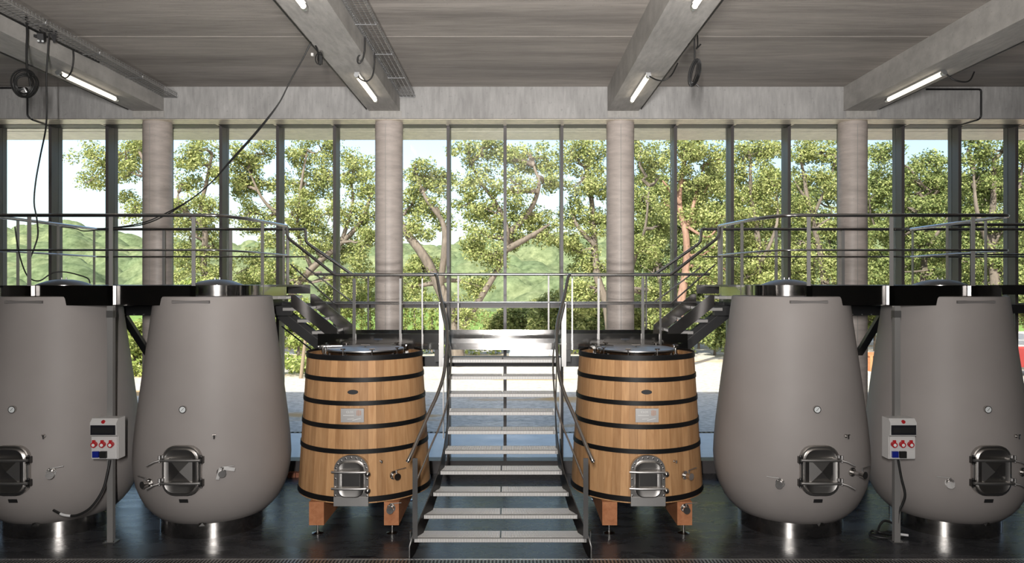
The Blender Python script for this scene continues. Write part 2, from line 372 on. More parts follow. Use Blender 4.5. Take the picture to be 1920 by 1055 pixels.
# ------------------------------------------------------------------ egg shaped concrete tanks
TPROF = [(.0, .17), (.60, .17), (.655, .19), (.725, .255), (.795, .34), (.855, .46), (.895, .57), (.922, .72), (.932, .86), (.922, 1.06), (.899, 1.30), (.866, 1.56), (.830, 1.85), (.783, 2.2), (.738, 2.53), (.700, 2.835), (.692, 2.858), (.68, 2.862), (0, 2.862)]
def tank_r(z):
    for (r0, z0), (r1, z1) in zip(TPROF, TPROF[1:]):
        if z0 <= z <= z1 and z1 > z0: return r0+(r1-r0)*(z-z0)/(z1-z0)
    return .7
def place(x, z, rfun, tilt=True):                # frame on a round body at lateral offset x, height z: local -Y points outward
    r = rfun(z); a = math.asin(max(-1, min(1, x/r)))
    return Matrix.Translation((r*math.sin(a), -r*math.cos(a), z)) @ Matrix.Rotation(a, 4, 'Z')
def valve(parent, m, kind, name='valve'):
    """butterfly valve: flange disc, stub pipe, body, handle; m puts -Y outward"""
    fl = MB().cyl((0, .02, 0), (0, -.012, 0), .052, 20)
    for i in range(4):
        a = R(45+90*i); fl.cyl((.036*math.cos(a), -.012, .036*math.sin(a)), (.036*math.cos(a), -.022, .036*math.sin(a)), .007, 6)
    v = fl.build(name, M['polished'], parent, 40, m)
    L = .12 if kind == 'long' else .05
    MB().cyl((0, -.01, 0), (0, -L, 0), .022, 14).cyl((0, -L, 0), (0, -L-.045, 0), .036, 16).cyl((0, -L-.045, 0), (0, -L-.06, 0), .042, 16).build('pipe', M['polished'], v, 40)
    h = MB().cyl((0, -L-.02, .03), (0, -L-.02, .075), .009, 8)
    if kind == 'left': h.bar((0, -L-.02, .072), (-.14, -L-.03, .08), .016, .006)
    elif kind == 'flag': h.bar((0, -L-.02, .072), (.13, -L-.03, .075), .016, .006).bar((.02, -L-.03, .06), (.14, -L-.035, .03), .004, .04, (0, 0, 1)).bar((-.05, -L-.05, -.06), (-.015, -L-.05, .07), .004, .035, (1, 0, 0))
    else: h.bar((0, -L-.02, .072), (.13 if kind != 'elbow' else -.12, -L-.02, .085), .016, .006)
    h.build('handle', M['plaque'], v, 40)
    return v
def tank_door(t, hinge):
    """manway: neck, domed lid with pressed diamond, two clamp bars, hinges; hinge = +1 right, -1 left"""
    r = .915; zc = .89
    m = Matrix.Translation((0, -r, zc))
    def loop(w, h, rr, y): return [(x, y, z) for x, z in rrect(w, h, rr)]
    nk = MB().loft([loop(.44, .57, .15, .2), loop(.44, .57, .15, -.035), loop(.42, .55, .14, -.045), loop(.37, .50, .12, -.045), loop(.37, .5, .12, .0)], False, True)
    dr = nk.build('door', M['lid'], t, 40, m)
    MB().loft([loop(.385, .515, .125, -.04), loop(.385, .515, .125, -.058), loop(.36, .49, .115, -.068), loop(.28, .36, .06, -.05)], True, True).build('lid', M['lid'], dr, 35)
    q = .135; qz = .145                                  # pressed diamond of four facets
    MB().add([(-q, -.055, -qz), (q, -.055, -qz), (q, -.055, qz), (-q, -.055, qz), (0, -.085, 0)], [(0, 1, 4), (1, 2, 4), (2, 3, 4), (3, 0, 4)]).build('pressed_panel', M['lid'], dr)
    for z in (.13, -.13):
        cb = MB().tube([(-.235, -.085, z), (-.12, -.098, z), (.12, -.098, z), (.235, -.085, z)], .016, 8).build('clamp_bar', M['plaque'], dr, 40)
        MB().cbox((hinge*.235, -.05, z), (.045, .05, .075)).cyl((hinge*.235, -.06, z-.055), (hinge*.235, -.06, z+.055), .013, 8).build('hinge', M['dark_steel'], cb, 40)
        MB().cyl((-hinge*.225, -.085, z-.02), (-hinge*.225, -.085, z+.055), .014, 8).cyl((-hinge*.19, -.085, z+.03), (-hinge*.19, -.085, z+.06), .022, 10).tube([(-hinge*.22, -.095, z), (-hinge*.27, -.12, z-.01), (-hinge*.35, -.14, z-.05)], .009, 8).build('lever', M['plaque'], cb, 40)
    return dr
def make_tank(x, label, hinge):
    t = thing('wine_tank', label, 'wine tank', (x, 9.43, 0), 0, 'egg shaped concrete wine tanks')
    MB().lathe(TPROF, 72).build('body', M['tank'], t, 35)
    MB().lathe([(.60, 0), (.624, 0), (.624, .19), (.60, .19)], 64).build('base_ring', M['ring'], t, 40)
    MB().lathe([(.0, 2.86), (.31, 2.86), (.31, 2.985), (.322, 2.985), (.322, 2.995), (.0, 2.995)], 40, (0, .09, 0)).build('hatch_ring', M['polished'], t, 40)
    hl = MB().lathe([(.318, 2.995), (.30, 3.006), (.2, 3.045), (.1, 3.063), (0, 3.068)], 40, (0, .09, 0)).build('hatch_lid', M['satin'], t, 60)
    MB().cyl((-.03, .09, 3.06), (-.03, .09, 3.09), .008, 8).cyl((.03, .09, 3.06), (.03, .09, 3.09), .008, 8).build('lid_knob', M['steel'], hl, 40)
    g = MB().cyl((0, .02, 0), (0, -.03, 0), .042, 24).build('thermometer', M['polished'], t, 40, place(-.01, 1.575, tank_r))
    MB().cyl((0, -.0301, 0), (0, -.032, 0), .034, 24).build('dial', M['dial'], g)
    MB().bar((-.012, -.034, -.014), (.015, -.034, .018), .004, .002, (0, 1, 0)).build('needle', M['rubber'], g)
    tp = MB().cyl((0, .02, 0), (0, -.02, 0), .02, 14).cyl((0, -.02, 0), (0, -.05, 0), .011, 10).cyl((0, -.05, -.025), (0, -.05, .02), .009, 8).cyl((-.02, -.05, .02), (.02, -.05, .02), .006, 8)
    tp.build('sample_tap', M['polished'], t, 40, place(.33, 1.265, tank_r))
    tank_door(t, hinge)
    valve(t, place(.41, .85, tank_r), 'flag' if abs(x+3.757) < .1 else 'long')
    valve(t, place(-.41, .72, tank_r), 'elbow' if x < -3 else 'left')
    MB().cbox((0, 0, 0), (.1, .006, .045)).build('data_plate', M['label'], t, None, place(0, .53, tank_r) @ Matrix.Translation((0, -.006, 0)) @ Matrix.Rotation(R(20), 4, 'X'))
    MB().add([(-.22, -.03, -.012), (.22, -.03, -.012), (.22, -.03, .012), (-.22, -.03, .012), (-.22, .0, -.016), (.22, .0, -.016), (.22, .0, .016), (-.22, .0, .016)],
             [(0, 1, 2, 3), (4, 5, 1, 0), (3, 2, 6, 7), (0, 3, 7, 4), (1, 5, 6, 2)]).build('lifting_slot', M['slot'], t, None, Matrix.Translation((0 if x < 0 else -.03, -tank_r(2.80)+.02, 2.80)))
    MB().add([(-.05, .02, .015), (.05, .02, .015), (.035, -.03, -.025), (-.035, -.03, -.025), (0, -.02, .01)], [(0, 1, 4), (1, 2, 4), (2, 3, 4), (3, 0, 4), (0, 3, 2, 1)]).build('drain_lip', M['dark_steel'], t, None, place(.12, .2, lambda z: .665))
    return t
T = [make_tank(-5.711, 'grey concrete egg tank cut by the left edge, behind the left socket post', 1),
     make_tank(-3.757, 'grey concrete egg tank standing just left of the left oak vat', 1),
     make_tank(3.502, 'grey concrete egg tank standing just right of the right oak vat', -1),
     make_tank(5.456, 'grey concrete egg tank behind the right socket post at the right edge', -1)]

# ------------------------------------------------------------------ oak vats
def vat_r(z): return .848+(.737-.848)*(z-.39)/(2.143-.39)
NST = 50
def stave_mesh():
    b = MB(); hw = math.pi/NST*.985; zs = (.40, .9, 1.5, 2.12); loops = []
    for z in zs:
        ro = vat_r(z)-.004; ri = ro-.055
        loops.append([(ro*math.sin(-hw), -ro*math.cos(hw), z), (0, -ro*1.0, z), (ro*math.sin(hw), -ro*math.cos(hw), z), (ri*math.sin(hw), -ri*math.cos(hw), z), (ri*math.sin(-hw), -ri*math.cos(hw), z)])
    b.loft(loops); me = b.mesh('stave'); me.materials.append(M['oak']); return me
STAVE = stave_mesh()
def make_vat(x, label):
    t = thing('oak_vat', label, 'wooden vat', (x, 9.715, 0), 0, 'conical oak vats')
    for i in range(NST):
        link('stave', STAVE, None, t, Matrix.Rotation(2*math.pi*(i+.37)/NST, 4, 'Z'))
    for z, h in ((2.118, .062), (1.858, .055), (1.580, .055), (1.302, .055), (1.010, .055), (.447, .062)):
        pr = [(vat_r(z-h/2)-.006, z-h/2), (vat_r(z-h/2)+.005, z-h/2), (vat_r(z+h/2)+.005, z+h/2), (vat_r(z+h/2)-.006, z+h/2)]
        MB().lathe(pr+pr[:1], 72).build('hoop', M['hoop'], t, 30)
    MB().lathe([(.0, 2.075), (.69, 2.075)], 48).build('head', M['oak_end'], t)
    MB().lathe([(0, .405), (.80, .405), (.80, .43), (0, .43)], 48).build('bottom_boards', M['oak_end'], t)
    # lid
    l = MB().lathe([(.0, 2.09), (.54, 2.09), (.54, 2.10), (.50, 2.105), (.50, 2.155), (.52, 2.16), (.52, 2.165), (0, 2.165)], 56).build('lid_flange', M['plate'], t, 40)
    MB().lathe([(.495, 2.166), (.495, 2.178), (.47, 2.184), (0, 2.186)], 56).build('lid', M['plaque'], l, 60)
    for i in range(9):
        a = 2*math.pi*(i+.5)/9; mm = Matrix.Rotation(a, 4, 'Z')
        MB().cyl((0, -.525, 2.11), (0, -.525, 2.205), .010, 8).cyl((-.032, -.525, 2.205), (.032, -.525, 2.205), .009, 8).cbox((0, -.535, 2.115), (.05, .04, .03)).build('clamp_bolt', M['polished'], l, 40, mm)
    MB().cyl((0, 0, 2.18), (0, 0, 2.212), .012, 8).cyl((-.055, 0, 2.214), (.055, 0, 2.214), .012, 8).build('centre_handle', M['polished'], l, 40)
    MB().cyl((-.54, -.05, 2.12), (-.54, -.05, 2.22), .018, 8).bar((-.6, -.05, 2.2), (-.3, -.0, 2.205), .05, .016).cyl((-.56, -.12, 2.19), (-.56, .04, 2.19), .02, 8).build('lid_hinge', M['polished'], l, 40)
    # timber bearers and levelling feet
    for dx in (-.44, .46):
        MB().box(dx-.089, dx+.089, -.75, .75, .115, .395).build('bearer', M['beamwood'], t)
        for dy in (-.69, .69):
            f = MB().cyl((dx, dy, .01), (dx, dy, .12), .012, 10).build('foot', M['polished'], t, 40)
            MB().lathe([(0, 0), (.068, 0), (.07, .008), (.02, .022), (.02, .03), (0, .03)], 24, (dx, dy, 0)).build('foot_disc', M['polished'], f, 40)
    # arched manway
    r = vat_r(.72); mm = Matrix.Translation((0, -r+.0, 0))
    def arch(w, z0, z1, n=10):
        rr = w/2*.86; pts = [(-w/2, z0), (w/2, z0)]
        for k in range(n+1):
            a = R(90*k/n); pts.append((w/2-rr+rr*math.cos(a), z1-rr+rr*math.sin(a)))
        for k in range(n+1):
            a = R(90+90*k/n); pts.append((-w/2+rr+rr*math.cos(a), z1-rr+rr*math.sin(a)))
        return pts
    p = MB().prism(arch(.41, .42, .975), 'y', .06, -.03)
    dr = p.build('door', M['lid'], t, 40, mm)
    bb = MB()
    for k in range(9):
        a = R(20*k+10); bb.cyl((.182*math.cos(a), -.03, .80+.15*math.sin(a)), (.182*math.cos(a), -.04, .80+.15*math.sin(a)), .010, 8)
    for z in (.5, .6, .7):
        for sx in (-1, 1): bb.cyl((sx*.188, -.03, z), (sx*.188, -.04, z), .010, 8)
    stuff(bb.build('bolt_heads', M['polished'], dr, 40))
    def rl(w, h, rr, y, zc=.70): return [(x_, y, z_+zc) for x_, z_ in rrect(w, h, rr)]
    MB().loft([rl(.31, .43, .1, -.025), rl(.31, .43, .1, -.06), rl(.285, .405, .09, -.07), rl(.22, .25, .03, -.055)], True, True).build('lid_panel', M['lid'], dr, 35)
    MB().box(-.105, .105, -.062, -.05, .58, .82).build('sight_panel', M['polished'], dr)
    for z in (.79, .595):
        cb = MB().tube([(-.225, -.07, z), (-.1, -.092, z), (.1, -.092, z), (.2, -.08, z)], .015, 8).build('clamp_bar', M['plaque'], dr, 40)
        MB().lathe([(0, -.028), (.03, -.02), (.036, 0), (.03, .02), (0, .028)], 14).build('clamp_knob', M['polished'], cb, 60, Matrix.Translation((.205, -.085, z-.02)) @ Matrix.Rotation(R(90), 4, 'X'))
    MB().prism([(-.205, .38), (.205, .38), (.205, .485), (-.205, .485)], 'y', .02, -.045).build('apron_plate', M['plaque'], dr)
    valve(t, place(.475, .70, vat_r), 'short')
    valve(t, Matrix.Translation((.46, -.755, .325)), 'short', 'drain_valve')
    MB().cyl((0, .02, 0), (0, -.012, 0), .014, 12).cyl((0, -.012, 0), (0, -.05, 0), .008, 10).cyl((0, -.05, -.012), (0, -.05, .02), .012, 10).build('tasting_tap', M['polished'], t, 40, place(.33, .885, vat_r))
    # oval badge and engraved name plate
    o = MB().loft([[(.064*math.cos(2*math.pi*k/24), y, .027*math.sin(2*math.pi*k/24)) for k in range(24)] for y in (.02, -.008)]).build('oval_badge', M['label'], t, None, Matrix.Translation((0, -vat_r(1.72)-.0, 1.715)))
    bd = MB().box(-.138, .138, -.012, .03, -.082, .082).build('name_plate', M['plaque'], t, None, Matrix.Translation((0, -vat_r(1.44), 1.44)))
    fc = bpy.data.curves.new('lettering', 'FONT'); fc.body = 'CLOS'; fc.size = .035; fc.align_x = 'CENTER'; fc.materials.append(M['ink'])
    tmp = bpy.data.objects.new('text_source', fc); COL.objects.link(tmp); bpy.context.view_layer.update()
    lm = bpy.data.meshes.new_from_object(tmp.evaluated_get(bpy.context.evaluated_depsgraph_get())); bpy.data.objects.remove(tmp); lm.name = 'lettering'
    fo = link('lettering', lm, M['ink'], bd); fo.location = (-.03, -.0135, .03); fo.rotation_euler = (R(90), 0, 0)
    lg = MB()
    for dx, hh in ((.055, .03), (.07, .036), (.085, .033), (.10, .028)): lg.box(dx-.003, dx+.004, -.0135, -.012, .03-hh, .03+hh)
    lg.build('emblem', M['copper'], bd)
    MB().box(-.11, .02, -.0133, -.012, -.002, .004).bar((-.06, -.013, -.045), (.02, -.013, -.04), .0015, .005).bar((.0, -.013, -.06), (.1, -.013, -.035), .0015, .006).build('underline', M['ink'], bd)
    return t
V1 = make_vat(-1.908, 'conical oak vat with black hoops left of the central staircase')
V2 = make_vat(1.614, 'conical oak vat with black hoops right of the central staircase')

# ------------------------------------------------------------------ central staircase
def SY(i): return 8.26+.1916*i
def SZ(i): return .2*(i+1)
HWID = [.953, .869, .784, .719, .683, .665, .664, .679, .70, .713, .727]
def hw(i):
    i = max(0, min(10, i)); k = min(9, int(i)); return HWID[k]+(HWID[k+1]-HWID[k])*(i-k)
st = thing('central_staircase', 'stainless steel staircase with flared sides and grated treads between the two oak vats', 'staircase', (CX, 8.3, 0))
OFF = Vector((-CX, -8.3, 0))
def sp(x, y, z): return (x, y-8.3, z)            # x measured from the stair axis
for i in range(10):
    w0, w1 = hw(i)+.0, hw(i+1.0)
    nose = MB().box(-w0-.0, w0, SY(i)-8.3, SY(i)+.022-8.3, SZ(i)-.045, SZ(i)).build('tread', M['nosing'], st)
    nb = MB()
    for k in range(int(w0/.018)*2): 
        x = -w0+.006+k*.018
        if x+.010 < w0: nb.box(x, x+.009, SY(i)-8.3-.004, SY(i)-8.3, SZ(i)-.040, SZ(i)-.006)
    stuff(nb.build('nosing_teeth', M['tread'], nose))
    for s in (-1, 1):
        g = MB(); y0, y1 = SY(i)+.022-8.3, SY(i)+.262-8.3
        n = int(w0/.0165)
        for k in range(n):
            xa = .006+(w0-.012)*k/n
            xb = .006+(min(w0, w1+.02)-.012)*k/n
            for (a, bx, ya, yb) in ((xa, xb, y0, y1),):
                g.add([(s*a, ya, SZ(i)-.03), (s*(a+.009), ya, SZ(i)-.03), (s*(a+.009), ya, SZ(i)-.002), (s*a, ya, SZ(i)-.002),
                       (s*bx, yb, SZ(i)-.03), (s*(bx+.009), yb, SZ(i)-.03), (s*(bx+.009), yb, SZ(i)-.002), (s*bx, yb, SZ(i)-.002)],
                      [(0, 3, 2, 1), (4, 5, 6, 7), (0, 1, 5, 4), (1, 2, 6, 5), (2, 3, 7, 6), (3, 0, 4, 7)])
        for yy in (.03, .075, .12, .165, .21, .25):
            ww = w0+(w1-w0)*yy/.262
            g.box(min(s*.006, s*ww), max(s*.006, s*ww), SY(i)+yy-8.3, SY(i)+yy+.010-8.3, SZ(i)-.026, SZ(i)-.002)
        g.build('grating_panel', M['tread'], nose)
for s in (-1, 1):
    lo = []; up = []
    for k in range(0, 45):
        i = -.35+k*.25*(10.55/11)
        if i > 10.25: break
        lo.append((i, max(0.0, SZ(i)-.20))); up.append((i, SZ(i)+.045 if i > -.2 else SZ(i)+.0))
    loops = []
    for (i, zl), (_, zu) in zip(lo, up):
        x = hw(i)+.004 + (max(0, -i)*.10)
        loops.append([sp(s*x, SY(i), zl), sp(s*(x+.012), SY(i), zl), sp(s*(x+.012), SY(i), zu), sp(s*x, SY(i), zu)])
    MB().loft(loops).build('stringer', M['dark_steel'], st, 40)
    MB().box(min(s*.99, s*1.0), max(s*.99, s*1.0), SY(0)-8.32, SY(0)-8.26, 0, .28).build('foot_plate', M['dark_steel'], st)
    H = [1.0, .92, .84, .755, .70, .689, .69, .71, .775, .84, .903]
    hr = [sp(s*1.03, SY(-.12), SZ(-.1)+.87)]+[sp(s*H[i], SY(i), SZ(i)+.9) for i in range(0, 10)]+[sp(s*.89, SY(9.7), 3.10), sp(s*.93, SY(10)+.02, 3.131)]
    MB().tube(smoothpath(hr, 4), .021, 10).build('handrail', M['rail'], st, 50)
    mr = [sp(s*(H[i]-.045), SY(i), SZ(i)+.57) for i in range(0, 11)]
    MB().tube(smoothpath(mr, 3), .011, 8).build('mid_rail', M['rail'], st, 50)
    MB().box(min(s*.915, s*.97), max(s*.915, s*.97), SY(0)-8.32, SY(0)-8.308, .2, 1.09).build('post', M['dark_steel'], st)
    MB().box(min(s*.80, s*.865), max(s*.80, s*.865), 10.14-8.3, 10.152-8.3, 1.885, 2.76).build('post', M['satin'], st)
    MB().box(min(s*.715, s*.727), max(s*.715, s*.727), SY(5)-8.3, SY(5)-8.24, SZ(5)-.1, SZ(5)+.9).build('post', M['satin'], st)

# ------------------------------------------------------------------ landing platform
LF, LR, DZ = 10.18, 11.0, 2.2
lp = thing('landing_platform', 'polished steel landing at the top of the central staircase with tube railings', 'platform', (CX, LF, 0))
XH = 2.52
def lbox(x0, x1, y0, y1, z0, z1): return MB().box(x0, x1, y0-LF, y1-LF, z0, z1)
lbox(-XH, XH, LF, LR, DZ-.02, DZ).build('deck', M['plate'], lp)
for x0, x1 in ((-XH, -.87), (-.72, .30), (.302, .72), (.87, XH)):
    lbox(x0, x1, LF-.012, LF, DZ-.088, DZ).build('fascia', M['plate'], lp)
for x0, x1 in ((-XH, -.30), (-.298, XH)):
    lbox(x0, x1, LR, LR+.01, DZ-.03, DZ+.128).build('kick_plate', M['plate'], lp)
for x0, x1 in ((-XH, -.87), (.87, XH)):
    lbox(x0, x1, LF-.002, LF+.008, DZ+.002, DZ+.128).build('toe_board', M['plate'], lp)
lbox(-2.3, 2.3, LR-.12, LR-.02, 1.80, 1.945).build('support_beam', M['black'], lp)
for x in (-1.9, 1.9): lbox(x-.05, x+.05, LR-.12, LR-.02, 0, 1.80).build('support_leg', M['black'], lp)
for x in (-1.9, -.9, .9, 1.9): lbox(x-.03, x+.03, LF+.02, LR-.02, 1.945, DZ-.02).build('bracket', M['black'], lp)
def lpt(x, y, z): return (x-CX, y-LF, z)
RZ = 3.131
for s in (-1, 1):
    xs = -2.40 if s < 0 else MIR(-2.40); xe = CX+s*.93
    MB().tube([lpt(xs, LF, RZ), lpt(xe, LF, RZ)], .021, 10).build('top_rail', M['rail'], lp, 50)
    MB().tube([lpt(xs, LF, 2.735), lpt(CX+s*.88, LF, 2.735)], .011, 8).build('mid_rail', M['rail'], lp, 50)
    for px, wd in (((664.5, .042), (751, .03), (792, .018)) if s < 0 else ((1122, .03), (1205, .042), (1072.7, .018), (1238, .028))):
        x = PX(px, LF); MB().box(x-CX-wd/2, x-CX+wd/2, -.02, -.006, DZ-.06 if wd > .02 else DZ-.09, RZ-.05).cyl(lpt(x, LF-.013, RZ-.06), lpt(x, LF, RZ), .007, 6).build('post', M['rail'], lp)
MB().tube([lpt(PX(590, LR), LR, 3.145), lpt(PX(1330, LR), LR, 3.145)], .02, 10).build('top_rail', M['rail'], lp, 50)
MB().tube([lpt(PX(590, LR), LR, 2.735), lpt(PX(1330, LR), LR, 2.735)], .011, 8).build('mid_rail', M['rail'], lp, 50)
for px in (690, 859, 1028.7, 1212):
    x = PX(px, LR); MB().box(x-CX-.012, x-CX+.012, LR-LF+.012, LR-LF+.024, DZ, 3.14).build('post', M['dark_steel'], lp)

# ------------------------------------------------------------------ side stairs, upper platforms (built on the left, mirrored to the right)
def mirror(m, s):
    if s > 0: m.v = [(MIR(v[0]), v[1], v[2]) for v in m.v]
    return m
UF, UR, UZ, RLZ, MRZ = 8.86, 11.15, 2.993, 3.82, 3.41
for s in (-1, 1):
    side = 'left' if s < 0 else 'right'
    def B(mb, name, mat, par, smooth=None): return mirror(mb, s).build(name, mat, par, smooth)
    ss = thing('side_staircase', 'short steel stair climbing from the landing to the %s tank platform' % side, 'staircase', group='short stairs up to the tank platforms')
    for y in (10.2, 11.0):
        dx = 0 if y < 10.5 else .05
        poly = [(-3.02+dx, 2.857), (-2.96+dx, 2.857), (-2.39+dx, 2.40), (-2.39+dx, 2.2), (-2.52+dx, 2.2), (-2.52+dx, 2.297), (-3.02+dx, 2.703)]
        B(MB().prism(poly, 'y', y-.006, y+.006), 'stringer', M['fascia'], ss)
    for k, z in enumerate((2.36, 2.52, 2.68, 2.84)):
        xl = -2.735-.2*k
        tr = B(MB().box(xl, xl+.25, 10.21, 10.99, z-.04, z), 'tread', M['nosing'], ss)
        nb = MB()
        for q in range(14): nb.box(xl+.25, xl+.255, 10.22+q*.055, 10.25+q*.055, z-.035, z-.005)
        stuff(B(nb, 'nosing_teeth', M['tread'], tr))
    B(MB().tube(roundpath([(-3.17, 10.5, 3.82), (-3.15, 10.45, 3.66), (-2.42, 10.19, 3.131), (-2.38, 10.18, 3.131)], .08), .021, 10), 'handrail', M['rail'], ss, 50)
    B(MB().tube(roundpath([(-3.10, 10.45, 3.28), (-2.42, 10.19, 2.735), (-2.38, 10.18, 2.735)], .05), .011, 8), 'mid_rail', M['rail'], ss, 50)
    B(MB().tube(roundpath([(-3.16, 11.1, 3.82), (-3.07, 11.1, 3.82), (-3.05, 11.05, 3.62), (-2.36, 11.0, 3.145), (-2.30, 11.0, 3.145)], .06), .021, 10), 'handrail', M['rail'], ss, 50)
    B(MB().tube([(-3.05, 11.05, 3.25), (-2.35, 11.0, 2.735)], .011, 8), 'mid_rail', M['rail'], ss, 50)
    # black inclined girder below the stair, carrying it down to the landing
    B(MB().bar((-3.3, 10.62, 2.62), (-2.50, 10.62, 1.98), .1, .19), 'girder', M['black'], ss)
    B(MB().bar((-3.3, 10.565, 2.665), (-2.50, 10.565, 2.025), .006, .012), 'cable_clip_rail', M['dark_steel'], ss)
    if s < 0: B(MB().tube([(-3.30, 10.7, 2.40), (-2.62, 10.7, 1.86)], .012, 6), 'brace_rod', M['black'], ss)

    up = thing('tank_platform', 'raised walkway with curved stainless railing around the %s tank tops' % side, 'platform', group='raised tank walkways')
    cuts_x = [-6.15, -6.07, -5.35, -4.117, -3.397, -3.12]; cuts_y = [8.88, 9.16, 9.88, 11.15]
    dk = MB()
    for a in range(5):
        for c in range(3):
            if a == 1 and c == 1: continue
            if a in (3, 4) and c < 2: continue
            dk.box(cuts_x[a], cuts_x[a+1], cuts_y[c], cuts_y[c+1], UZ-.025, UZ-.002)
    B(dk, 'deck', M['dark_steel'], up)
    def strip(path, z0, z1, t=.006):
        loops = []
        P = [Vector((x, y, 0)) for x, y in path]
        for i, p in enumerate(P):
            dd = (P[min(i+1, len(P)-1)]-P[max(i-1, 0)]).normalized(); n = Vector((-dd.y, dd.x, 0))*t
            loops.append([(p.x, p.y, z0), (p.x+n.x, p.y+n.y, z0), (p.x+n.x, p.y+n.y, z1), (p.x, p.y, z1)])
        return MB().loft(loops)
    left_end = [(p.x, p.y) for p in roundpath([(-6.16, 11.15, 0), (-6.16, 8.86, 0), (-5.69, 8.86, 0)], .22)]
    B(strip(left_end+[(-4.74, UF)], 2.756, UZ), 'fascia', M['fascia'], up, 30)
    B(strip([(-4.735, UF), (-3.76, UF)], 2.756, UZ), 'fascia', M['fascia'], up)
    cur = [(-3.44, 9.02), (-3.34, 9.2), (-3.27, 9.45), (-3.235, 9.8), (-3.20, 10.2), (-3.17, 10.5)]
    B(strip([(p.x, p.y) for p in smoothpath([(x, y, 0) for x, y in cur], 4)], 2.80, UZ), 'fascia', M['plate'], up, 40)
    B(strip([(-6.1, UR-.05), (-3.0, UR-.05)], 2.86, UZ), 'fascia', M['dark_steel'], up)
    front = roundpath([(-6.20, 11.13, 0), (-6.20, 8.80, 0), (-3.50, 8.80, 0)], .25, 8)[:-1]
    corner = smoothpath([(-3.62, 8.80, 0), (-3.45, 8.89, 0), (-3.29, 9.35, 0), (-3.235, 9.8, 0), (-3.17, 10.5, 0)], 6)
    for z, rr, nm in ((RLZ, .021, 'top_rail'), (MRZ, .012, 'mid_rail')):
        B(MB().tube([(p.x, p.y, z) for p in front+corner], rr, 10), nm, M['rail'], up, 50)
        B(MB().tube([(-6.2, UR, z), (-3.10, UR, z)], rr, 10), nm, M['rail'], up, 50)
    for x, y, ang, zb in ((-5.69, 8.80, 0, 2.87), (-4.727, 8.80, 0, 2.765), (-3.753, 8.80, 0, 2.865), (-3.25, 9.72, 60, 2.87), (-3.185, 10.42, 80, 2.77), (-6.2, 9.37, 90, 2.87), (-6.2, 10.2, 90, 2.87), (-6.2, 11.08, 90, 2.87), (-5.2, UR, 0, UZ), (-4.2, UR, 0, UZ), (-3.35, UR, 0, UZ)):
        mm = Matrix.Translation((x, y, 0)) @ Matrix.Rotation(R(ang), 4, 'Z')
        B(MB().box(-.022, .022, -.006, .006, zb, RLZ-.02, mm), 'post', M['postgrey'], up)
        if y == 8.80: B(MB().box(-.035, .035, -.02, .05, zb, UZ-.004, mm), 'base_bracket', M['plate'], up)
    B(MB().box(-6.1, -3.05, 10.32, 10.42, 2.57, 2.70), 'support_girder', M['black'], up)
    B(MB().box(-6.1, -3.05, 10.9, 11.0, 2.62, 2.74), 'support_girder', M['black'], up)
    for x in (-5.39, -4.6, -3.4): B(MB().box(x-.04, x+.04, 10.0, 11.2, 2.70, 2.80), 'cross_bearer', M['black'], up)
    B(MB().bar((-5.40, 10.37, 2.58), (-5.50, 11.29, 1.95), .10, .06), 'diagonal_strut', M['black'], up)
    rw = MB()
    for q in range(22): rw.cyl((-6.0+q*.13, 10.315, 2.585), (-6.0+q*.13, 10.305, 2.585), .008, 6)
    stuff(B(rw, 'bolt_row', M['steel'], up, 40))
# onward catwalk at the far right
cw = thing('catwalk', 'dark catwalk with tube rails leading off behind the rightmost egg tank', 'walkway', (5.96, 10.25, 0))
MB().box(0, 4.2, .02, .88, UZ-.03, UZ-.004).build('deck', M['dark_steel'], cw)
MB().box(0, 4.2, 0, .01, 2.86, UZ).build('fascia', M['dark_steel'], cw)
MB().box(0, 4.2, .05, .15, 2.60, 2.72).build('support_girder', M['black'], cw)
for y, hh in ((0, 1), (.9, 1)):
    MB().tube([(0, y, RLZ), (4.2, y, RLZ)], .021, 10).build('top_rail', M['rail'], cw, 50)
    MB().tube([(0, y, MRZ), (4.2, y, MRZ)], .012, 8).build('mid_rail', M['rail'], cw, 50)
for x in (.35, 1.4, 2.45): MB().box(x-.022, x+.022, -.006, .006, 2.88, RLZ-.02).build('post', M['postgrey'], cw)

